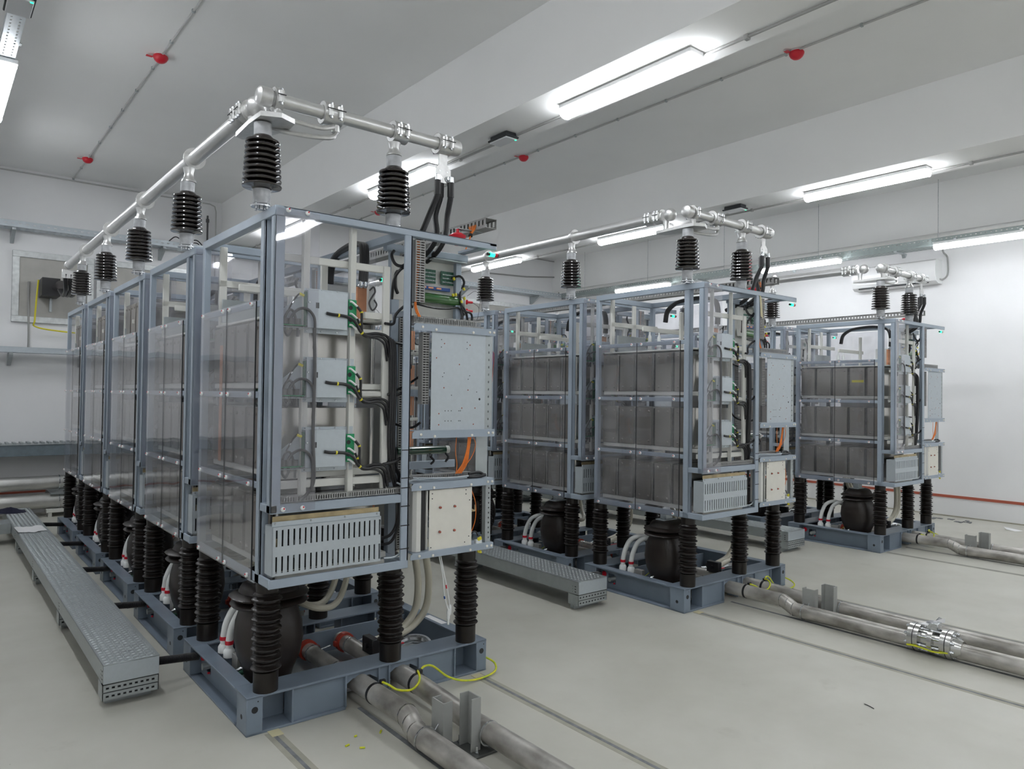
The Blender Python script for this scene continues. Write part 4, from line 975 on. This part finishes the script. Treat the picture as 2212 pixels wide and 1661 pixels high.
# the side branch of the left channel
t = thing('cable_channel', (-.9, 5.9, 0), 'short galvanised cable channel branching to the left at the far end of the floor channel', 'cable channel')
MB().cbox(-3.0,-.512,5.78,6.10,.212,.218,.001).box(-3.0,-.512,5.78,5.782,.12,.212).box(-3.0,-.512,6.098,6.10,.12,.212).box(-3.0,-.512,5.78,6.10,.118,.122).build('trough', 'galvd', t)
MB().box(-2.0,-1.96,5.80,6.08,0,.118).box(-.70,-.66,5.80,6.08,0,.118).build('foot', 'galvd', t)
# cloth and paper on the left channel
ORG = (-.42, 6.62, .22)
cl = MB(); n = 14; V = []; random.seed(5)
for j in range(7):
    for i in range(n):
        u, v = i/(n-1), j/6; ed = min(u, 1-u, v, 1-v); x = -.68+u*.37; y = 6.50+v*.22+.03*math.sin(u*7)
        z = .2225+(.0 if ed == 0 else .006+.052*max(0, math.sin(u*PI))*math.sin(v*PI)*(.55+.45*math.sin(9*u+4*v))+.008*random.random())
        V.append((x, y, z))
cl.add(V, [(j*n+i, j*n+i+1, (j+1)*n+i+1, (j+1)*n+i) for j in range(6) for i in range(n-1)])
tag(cl.build('folded_cloth', 'cloth'), 'crumpled navy cloth lying on the far end of the left cable channel', 'cloth')
ORG = (-.39, 5.27, .22); pa = MB(); n = 10
V = [(-.515+.235*i/(n-1)+.01*j, 5.47-.36*j+(.03*math.sin(i)), .2215+.006*math.sin(i*1.1+j)**2+(.006 if i == 0 else 0)) for j in range(2) for i in range(n)]
pa.add(V, [(i, i+1, n+i+1, n+i) for i in range(n-1)]); tag(pa.build('paper_sheet', 'paper'), 'white paper sheet lying on the lid of the left cable channel', 'paper')
ORG = (9.40,-.15,0); pa = MB().add([(9.33,-.20,.001),(9.46,-.25,.001),(9.53,-.09,.004),(9.42,-.05,.03),(9.36,-.10,.006)], [(0,1,3,4),(1,2,3)])
tag(pa.build('paper_sheet', 'paper'), 'crumpled white paper lying on the floor near the right wall', 'paper')
# offcuts of sleeve on the floor
for i, (x, y, a, wd) in enumerate(((.288,-.237,.2,'leftmost, in front of the left base frame'),(.474,-.208,.9,'rightmost, closest to the left floor pipe'),(.332,-.298,-.6,'lowest of the four, lying flat'),(.359,-.178,.3,'smallest, furthest from the camera'))):
    ORG = (x, y, .004); L_ = (.010,.012,.012,.006)[i]
    o = MB().cyl((x-L_*math.cos(a),y-L_*math.sin(a),.0045),(x+L_*math.cos(a),y+L_*math.sin(a),.0045),.0045,8).build('sleeve_offcut', 'yg')
    tag(o, 'green and yellow sleeve offcut on floor, '+wd, 'offcut', 'sleeve offcuts')
ORG = (2.635,-1.497,.003); tag(MB().tube([(2.645,-1.467,.003),(2.636,-1.497,.004),(2.625,-1.525,.003)], .0022, 6).build('wire_offcut', 'black'), 'thin dark wire offcut lying on the open floor', 'offcut')
for (cx, cy, w_, h_, a, wd) in ((.080,.10,.055,.050,.1,'at the front left corner of the left base frame'),(1.25,.085,.06,.035,-.2,'at the front right corner of the left base frame'),(3.30,.085,.06,.04,.15,'at the front corner of the middle base frame')):
    ORG = (cx, cy, 0); o = MB().cbox(cx-w_/2,cx+w_/2,cy-h_,cy+h_*.4,.0005,.003,.0005).build('tape_scrap', 'tape'); tag(o, 'yellowish masking tape scrap on floor '+wd, 'tape', 'masking tape scraps')
ORG = (1.31,.62,BH); tag(MB().add([(1.283,.50,BH+.0012),(1.325,.50,BH+.0012),(1.325,.70,BH+.0012),(1.283,.70,BH+.0012),(1.283,.50,BH+.0004),(1.325,.50,BH+.0004),(1.325,.70,BH+.0004),(1.283,.70,BH+.0004)],[(0,1,2,3),(7,6,5,4),(0,4,5,1),(1,5,6,2),(2,6,7,3),(3,7,4,0)]).build('paper_label','paper'), 'blank white paper label stuck on the right beam of the nearest left base frame', 'label')
ORG = (9.6,.55,0); rb = MB(); random.seed(11)
for i in range(14):
    x = 9.45+random.random()*.35; y = .35+random.random()*.45; rb.cbox(x,x+.02+random.random()*.06,y,y+.01+random.random()*.05,.0,.004+random.random()*.006,.001)
o = rb.build('debris', 'joint'); tag(o, 'scattered dark sweepings on the floor by the right wall', 'debris', kind='stuff')

# ------------------------------------------------------------------ wall mounted things
def perforated(mb, u0, u1, v0, v1, place, hs=.03, gap=.045, rows=1):
    n = int((u1-u0)/(hs+gap)); cols = [(u0+gap/2+i*(hs+gap), u0+gap/2+i*(hs+gap)+hs) for i in range(n)]
    dv = (v1-v0)/rows; mb.perf(u0, u1, v0, v1, cols, [(v0+dv*(j+.4), v0+dv*(j+.62)) for j in range(rows)], place)
def back_tray(z0, z1, x0, x1, label, zb_=None):
    t = thing('cable_tray', ((x0+x1)/2, 7.8, z0), label, 'cable tray')
    mb = MB(); perforated(mb, x0, x1, z0, z1, lambda a,b,c_,d: mb.box(a,b,7.68,7.682,c_,d)); mb.box(x0,x1,7.678,7.69,z1-.003,z1).build('perforated_side', 'galv', t)
    mb = MB(); perforated(mb, x0, x1, 7.682, 7.90, lambda a,b,c_,d: mb.box(a,b,c_,d,z0,z0+.002), rows=2); mb.build('perforated_floor', 'galv', t)
    MB().box(x0,x1,7.898,7.90,z0,z1).build('rear_side', 'galv', t)
    x = x0+.85
    while x < x1: MB().prism([(7.70,z0-.002),(7.995,z0-.002),(7.995,z0-.16),(7.965,z0-.16),(7.70,z0-.03)],'x',x-.02,x+.02).build('bracket', 'galvd', t); x += 1.75
    return t
ta = back_tray(3.635, 3.715, XL+.1, 9.0, 'long perforated cable tray high on the back wall')
back_tray(2.065, 2.135, XL+.1, 3.0, 'lower perforated cable tray across the back wall')
t = thing('cable_tray', (0, 7.8, .76), 'heavy blue-grey cable channel low on the back wall', 'cable tray')
MB().cbox(XL+.1,5.0,7.62,7.64,.765,.905).box(XL+.1,5.0,7.64,7.98,.765,.77).build('channel', 'blubeam', t)
ld = MB().box(XL+.1,5.0,7.61,7.98,.905,.912)
for i in range(120): ld.box(XL+.12+i*.075,XL+.15+i*.075,7.66,7.94,.912,.935)
lo_ = ld.build('rungs', 'galvd', t); lo_['kind'] = 'stuff'
for x in (-2.8,-1.5,.25,2.0,3.8): MB().box(x,x+.05,7.66,7.99,.66,.765).build('bracket','galvd',t)
for (x, w_) in ((1.55,.16),(6.10,.10)):
    jb = thing('junction_box', (x, 7.66, 3.70), 'small white junction box with cables on the high back wall tray, '+('left' if x < 3 else 'right')+' one', 'junction box')
    MB().cbox(x,x+.11,7.60,7.68,3.69,3.80,.004).build('box','plast',jb)
    MB().tube([(x,7.65,3.75),(x-.08,7.66,3.78),(x-.16,7.75,3.70)],.008,6).tube([(x+.11,7.65,3.75),(x+.22,7.66,3.77),(x+.34,7.75,3.70)],.008,6).tube([(x+.11,7.65,3.72),(x+.22,7.66,3.73),(x+.3,7.75,3.68)],.008,6).build('cable','black',jb)
# bushing plates
for i, (x0, x1, z0, z1, wd) in enumerate(((-.39,.53,2.47,3.39,'left one behind the end of the left busbar'),(.56,1.95,2.47,3.39,'second from the left, behind the far modules'),(6.25,8.35,2.40,3.45,'right one between the left and middle rows'))):
    t = thing('bushing_plate', ((x0+x1)/2, 7.97, z0), 'grey framed metal wall plate, '+wd, 'wall plate', 'wall plates')
    MB().box(x0+.06,x1-.06,7.975,7.985,z0+.06,z1-.06).build('plate', 'bush', t)
    for (a,b,c_,d) in ((x0,x1,z0,z0+.08),(x0,x1,z1-.08,z1),(x0,x0+.08,z0+.08,z1-.08),(x1-.08,x1,z0+.08,z1-.08)): MB().cbox(a,b,7.955,8.0,c_,d,.004).build('frame_bar', 'bushf', t)
# wall pipes
for (z, rr, wd) in ((.425,.088,'upper'),(.195,.098,'lower')):
    t = thing('silver_pipe', (0, 7.6, z), 'thick silver pipe along the foot of the back wall, %s of two' % wd, 'pipe', 'silver wall pipes')
    MB().cyl((XL+.05,7.6,z),(5.6,7.6,z),rr,24).build('pipe', 'sflaw', t)
    cl = MB()
    for x in (-2.2,.13,2.4): cl.ring((x,7.6,z),(1,0,0),rr+.006,rr,.010,24)
    cl.build('strap', 'zinc', t)
for x in (-2.2,.13,2.4):
    t = thing('pipe_bracket', (x, 7.7, 0), 'grey steel bracket carrying the silver wall pipes, '+{-2.2:'leftmost',.13:'middle one beside the left row',2.4:'right one behind the left row'}[x], 'bracket', 'pipe brackets')
    MB().prism([(7.50,.30),(8.0,.30),(8.0,.19),(7.72,.22),(7.50,.28)],'x',x-.10,x+.10).build('arm','galvd',t)
    MB().cbox(x-.14,x+.14,7.48,7.72,.055,.098).box(x-.12,x-.08,7.5,7.7,0,.055).box(x+.08,x+.12,7.5,7.7,0,.055).build('foot','white',t)
struct('baseboard_back', MB().box(XL,XR,7.988,8.0,.262,.288), 'redstrip')
struct('baseboard_right', MB().box(XR-.012,XR,YF,YB,.262,.298), 'redstrip')
struct('trim_30', MB().box(XR-.014,XR,YF,YB,0,.016), 'stain')
# air conditioner
t = thing('air_conditioner', (9.8,1.4,3.28), 'long white wall air conditioner high on the right wall', 'air conditioner')
pr = [(XR,3.27),(9.80,3.27),(9.74,3.30),(9.705,3.38),(9.70,3.50),(9.72,3.585),(9.76,3.605),(XR,3.605)]
MB().prism([(y_,z_) for y_,z_ in pr],'y',.88,2.05).build('case','ac',t)
MB().box(9.745,9.775,.98,1.96,3.278,3.296).build('outlet','dark',t); MB().cbox(9.712,9.722,.97,1.97,3.335,3.345,.001).build('flap','ac',t)
MB().prism([(y_+.004,z_) for y_,z_ in pr],'y',.872,.882).build('end_cap','plast',t)
t = thing('conduit', (9.9,.80,3.3), 'white conduit dropping from the lamp to the wall air conditioner', 'conduit')
MB().tube([(8.80,.52,3.60),(9.20,.60,3.62),(9.70,.76,3.66),(9.90,.80,3.66),(9.92,.79,3.6),(9.92,.79,3.40),(9.90,.84,3.33),(9.86,.88,3.33)],.012,8).build('conduit','duct',t)
# right overhead tray
t = thing('cable_tray', (8.8,2,3.68), 'long perforated overhead cable tray hanging on thin rods along the right beam', 'cable tray')
mb = MB(); perforated(mb, YF+.2, 7.55, 3.605, 3.70, lambda a,b,c_,d: mb.box(8.80,8.802,a,b,c_,d), hs=.02, gap=.035, rows=2); mb.build('perforated_side','tray',t)
mb = MB(); perforated(mb, YF+.2, 7.55, 8.802, 9.02, lambda a,b,c_,d: mb.box(c_,d,a,b,3.603,3.605), hs=.03, gap=.03, rows=3); mb.build('perforated_floor','tray',t)
MB().box(9.02,9.022,YF+.2,7.55,3.605,3.68).build('rear_side','tray',t)
MB().tube([(9.0,YF+.3,3.625),(8.97,0,3.625),(8.99,4,3.625),(8.96,7.4,3.625),(8.90,7.55,3.60)],.012,6).tube([(8.92,YF+.3,3.62),(8.90,0,3.62),(8.93,4,3.62),(8.90,7.4,3.625)],.016,6).build('cable','grey',t)
for i in range(8):
    y = 6.9-1.6*i
    MB().cyl((8.81,y,3.59),(8.81,y,ZC),.004,6).build('hanger_rod','zinc',t); MB().prism([(8.79,3.602),(9.10,3.602),(9.10,3.585),(9.06,3.54),(9.03,3.585),(8.79,3.585)],'y',y+.5,y+.54).build('bracket','galvd',t)

# ------------------------------------------------------------------ lamps, conduits and detectors on the ceiling
LR = [(-.86, 'at the far left'), (2.48, 'under the left beam'), (5.98, 'under the middle beam'), (8.72, 'beside the right wall')]
LYS = [-6.5, -3.49, -.48, 2.53, 5.5]
LYN = ['rearmost behind the camera', 'behind the camera', 'nearest one in view', 'middle one in view', 'far one by the back wall']
def make_lamp():
    global ORG
    root = thing('tube_lamp', (0,0,0), 'x', 'lamp')
    pr = [(-.052,.0),(-.058,-.030),(-.050,-.052),(-.030,-.066),(0,-.071),(.030,-.066),(.050,-.052),(.058,-.030),(.052,.0)]
    MB().prism(pr,'y',.012,1.188).build('diffuser','lamp',root)
    MB().cbox(-.066,.066,-.004,1.204,-.010,.020,.004).build('housing','ac',root)
    for y in (0,1.188): MB().prism([(x*1.04,z*1.04) for x,z in pr],'y',y,y+.012).build('end_cap','lamp',root)
    for y in (.25,.95): MB().box(-.02,.02,y,y+.03,.022,.045).build('clip','zinc',root)
    return root
lamp0 = make_lamp(); snapshot()
for i, (x, w_) in enumerate(LR):
    for j, y in enumerate(LYS if i < 3 else [-6.2, -3.45, -.70, 1.74, 4.75]):
        place(lamp0, (x, y, 3.766 if i < 3 else 3.598), 'lit tubular ceiling lamp, %s, %s' % (w_, LYN[j]), 'lamp', 'ceiling lamps')
for (x, xc, w_) in ((2.56,2.56,'left beam'),(6.12,6.12,'middle beam')):
    t = thing('ceiling_conduit', (x,1,ZBM), 'grey conduit with clips running under the '+w_, 'conduit', 'beam conduits')
    MB().cyl((x,YF,3.775),(x,YB,3.775),.010,8).cbox(x-.03,x+.0,1.55,3.6,3.77,3.79).build('conduit','duct',t)
    c_ = MB(); y = YF+.4
    while y < YB: c_.cbox(x-.018,x+.018,y,y+.03,3.758,3.79,.003); y += .75
    c_.build('clip','duct',t)['kind'] = 'stuff'
def em_light(x, y, z, label):
    t = thing('emergency_light', (x,y,z), label, 'emergency light', 'emergency lights')
    MB().cbox(x-.055,x+.055,y-.11,y+.11,z-.035,z+.0,.006).build('housing','dark',t)
    MB().cbox(x-.068,x+.068,y-.125,y+.125,z-.048,z-.033,.003).build('rim','dark',t)
    MB().cbox(x-.060,x+.060,y-.115,y+.115,z-.060,z-.046,.005).build('lens','lens',t)
    MB().box(x+.04,x+.055,y-.113,y-.10,z-.0612,z-.0598).build('indicator','ledg',t)
em_light(2.50,1.50,3.79,'flat black emergency light with frosted lens under the left beam')
em_light(5.87,1.52,3.79,'flat black emergency light with frosted lens under the middle beam')
em_light(-.87,1.56,3.775,'flat emergency light at the top left, under the perforated channel')
t = thing('lamp_channel', (-.86,1,3.79), 'perforated galvanised channel carrying the leftmost lamps', 'cable tray')
mb = MB(); perforated(mb, YF+.2, 7.8, -.905, -.815, lambda a,b,c_,d: mb.box(c_,d,a,b,3.790,3.792), hs=.022, gap=.028, rows=2); mb.box(-.907,-.905,YF+.2,7.8,3.79,3.83).box(-.815,-.813,YF+.2,7.8,3.79,3.83).build('channel','galv',t)
mb = MB()
for y in (-5,-2.5,.2,2.35,4.6,7.0): mb.box(-.93,-.79,y,y+.04,3.83,3.835).cyl((-.92,y+.02,3.83),(-.92,y+.02,ZC),.004,6).cyl((-.80,y+.02,3.83),(-.80,y+.02,ZC),.004,6)
mb.build('hanger','zinc',t)
def det_conduit(x, ys, label):
    t = thing('ceiling_conduit', (x,1,ZC), label, 'conduit')
    MB().cyl((x,YF,4.437),(x,YB-.05,4.437),.0085,8).build('conduit','cond',t)
    c_ = MB(); y = YF+.3
    while y < YB: c_.cbox(x-.012,x+.014,y,y+.02,4.424,4.45,.003); y += .62
    c_.build('clip','galvd',t)['kind'] = 'stuff'
det_conduit(.265, None, 'thin white conduit on the ceiling carrying the left red detectors')
det_conduit(4.21, None, 'thin white conduit on the ceiling carrying the right red detectors')
for (x, y, w_) in ((.262,3.36,'left ceiling, nearer one'),(.262,6.88,'left ceiling, far one by the back wall'),(.262,-.2,'left ceiling, above the camera'),(4.24,-.147,'between the beams, nearest and rightmost'),(4.22,3.30,'between the beams, middle one'),(4.19,6.78,'between the beams, far one')):
    t = thing('fire_detector', (x,y,ZC), 'red dome fire detector, '+w_, 'detector', 'red fire detectors')
    MB().lathe([(.050,0),(.050,.012),(.046,.014)],(x,y,4.45),20,(0,0,-1)).build('base','plast',t)
    MB().lathe([(.056,.012),(.060,.022),(.058,.034),(.048,.052),(.032,.066),(.012,.072),(0,.0722)],(x,y,4.45),22,(0,0,-1)).build('dome','red',t)
    MB().box(x-.105,x-.055,y+.02,y+.055,4.428,4.430).box(x-.06,x-.04,y+.03,y+.04,4.428,4.432).build('tag','red',t)
t = thing('conduit', (0,7.96,4.43), 'grey conduit along the top of the back wall bending down in the left corner', 'conduit')
MB().tube([(XL,7.955,4.40),(-1,7.955,4.40),(1.0,7.955,4.40),(2.02,7.955,4.40),(2.09,7.955,4.375),(2.11,7.955,4.30),(2.11,7.955,3.9),(2.11,7.955,3.0)],.010,8,smooth=False).build('conduit','cond',t)
t = thing('conduit', (1.97,7.96,4.0), 'short dark vertical pipe on the back wall near the left beam', 'conduit')
MB().cyl((1.99,7.95,3.2),(1.99,7.95,4.22),.014,8).cyl((1.99,7.95,4.12),(1.99,7.95,4.17),.024,8).build('pipe','greyc',t)
t = thing('conduit', (8.8,7.96,4.0), 'pair of grey conduits bending down the back wall in the right corner', 'conduit')
MB().tube([(6.4,7.955,4.42),(8.0,7.955,4.42),(9.25,7.955,4.42),(9.36,7.955,4.38),(9.38,7.955,4.28),(9.38,7.955,3.72)],.011,8,smooth=False).tube([(7.2,7.95,3.98),(8.2,7.95,4.02),(9.0,7.95,4.10),(9.08,7.95,4.06),(9.09,7.95,3.98),(9.09,7.95,3.72)],.014,8,smooth=False).build('conduit','duct',t)
t = thing('wall_cabinet', (5.5,7.98,2.2), 'white double wall cabinet with a dark rod behind the left row', 'cabinet')
MB().cbox(5.05,5.98,7.93,8.0,2.2,3.55,.004).build('body','wall',t); MB().cyl((5.52,7.91,2.3),(5.52,7.91,3.5),.015,8).build('rod','duct',t)
t = thing('conduit', (-.1,7.95,2.6), 'grey conduit dropping from the bushing to the lower back wall tray', 'conduit')
MB().tube([(-.21,7.95,3.0),(-.21,7.95,2.8),(-.20,7.95,2.3),(-.20,7.95,2.10)],.012,8).build('conduit','duct',t)
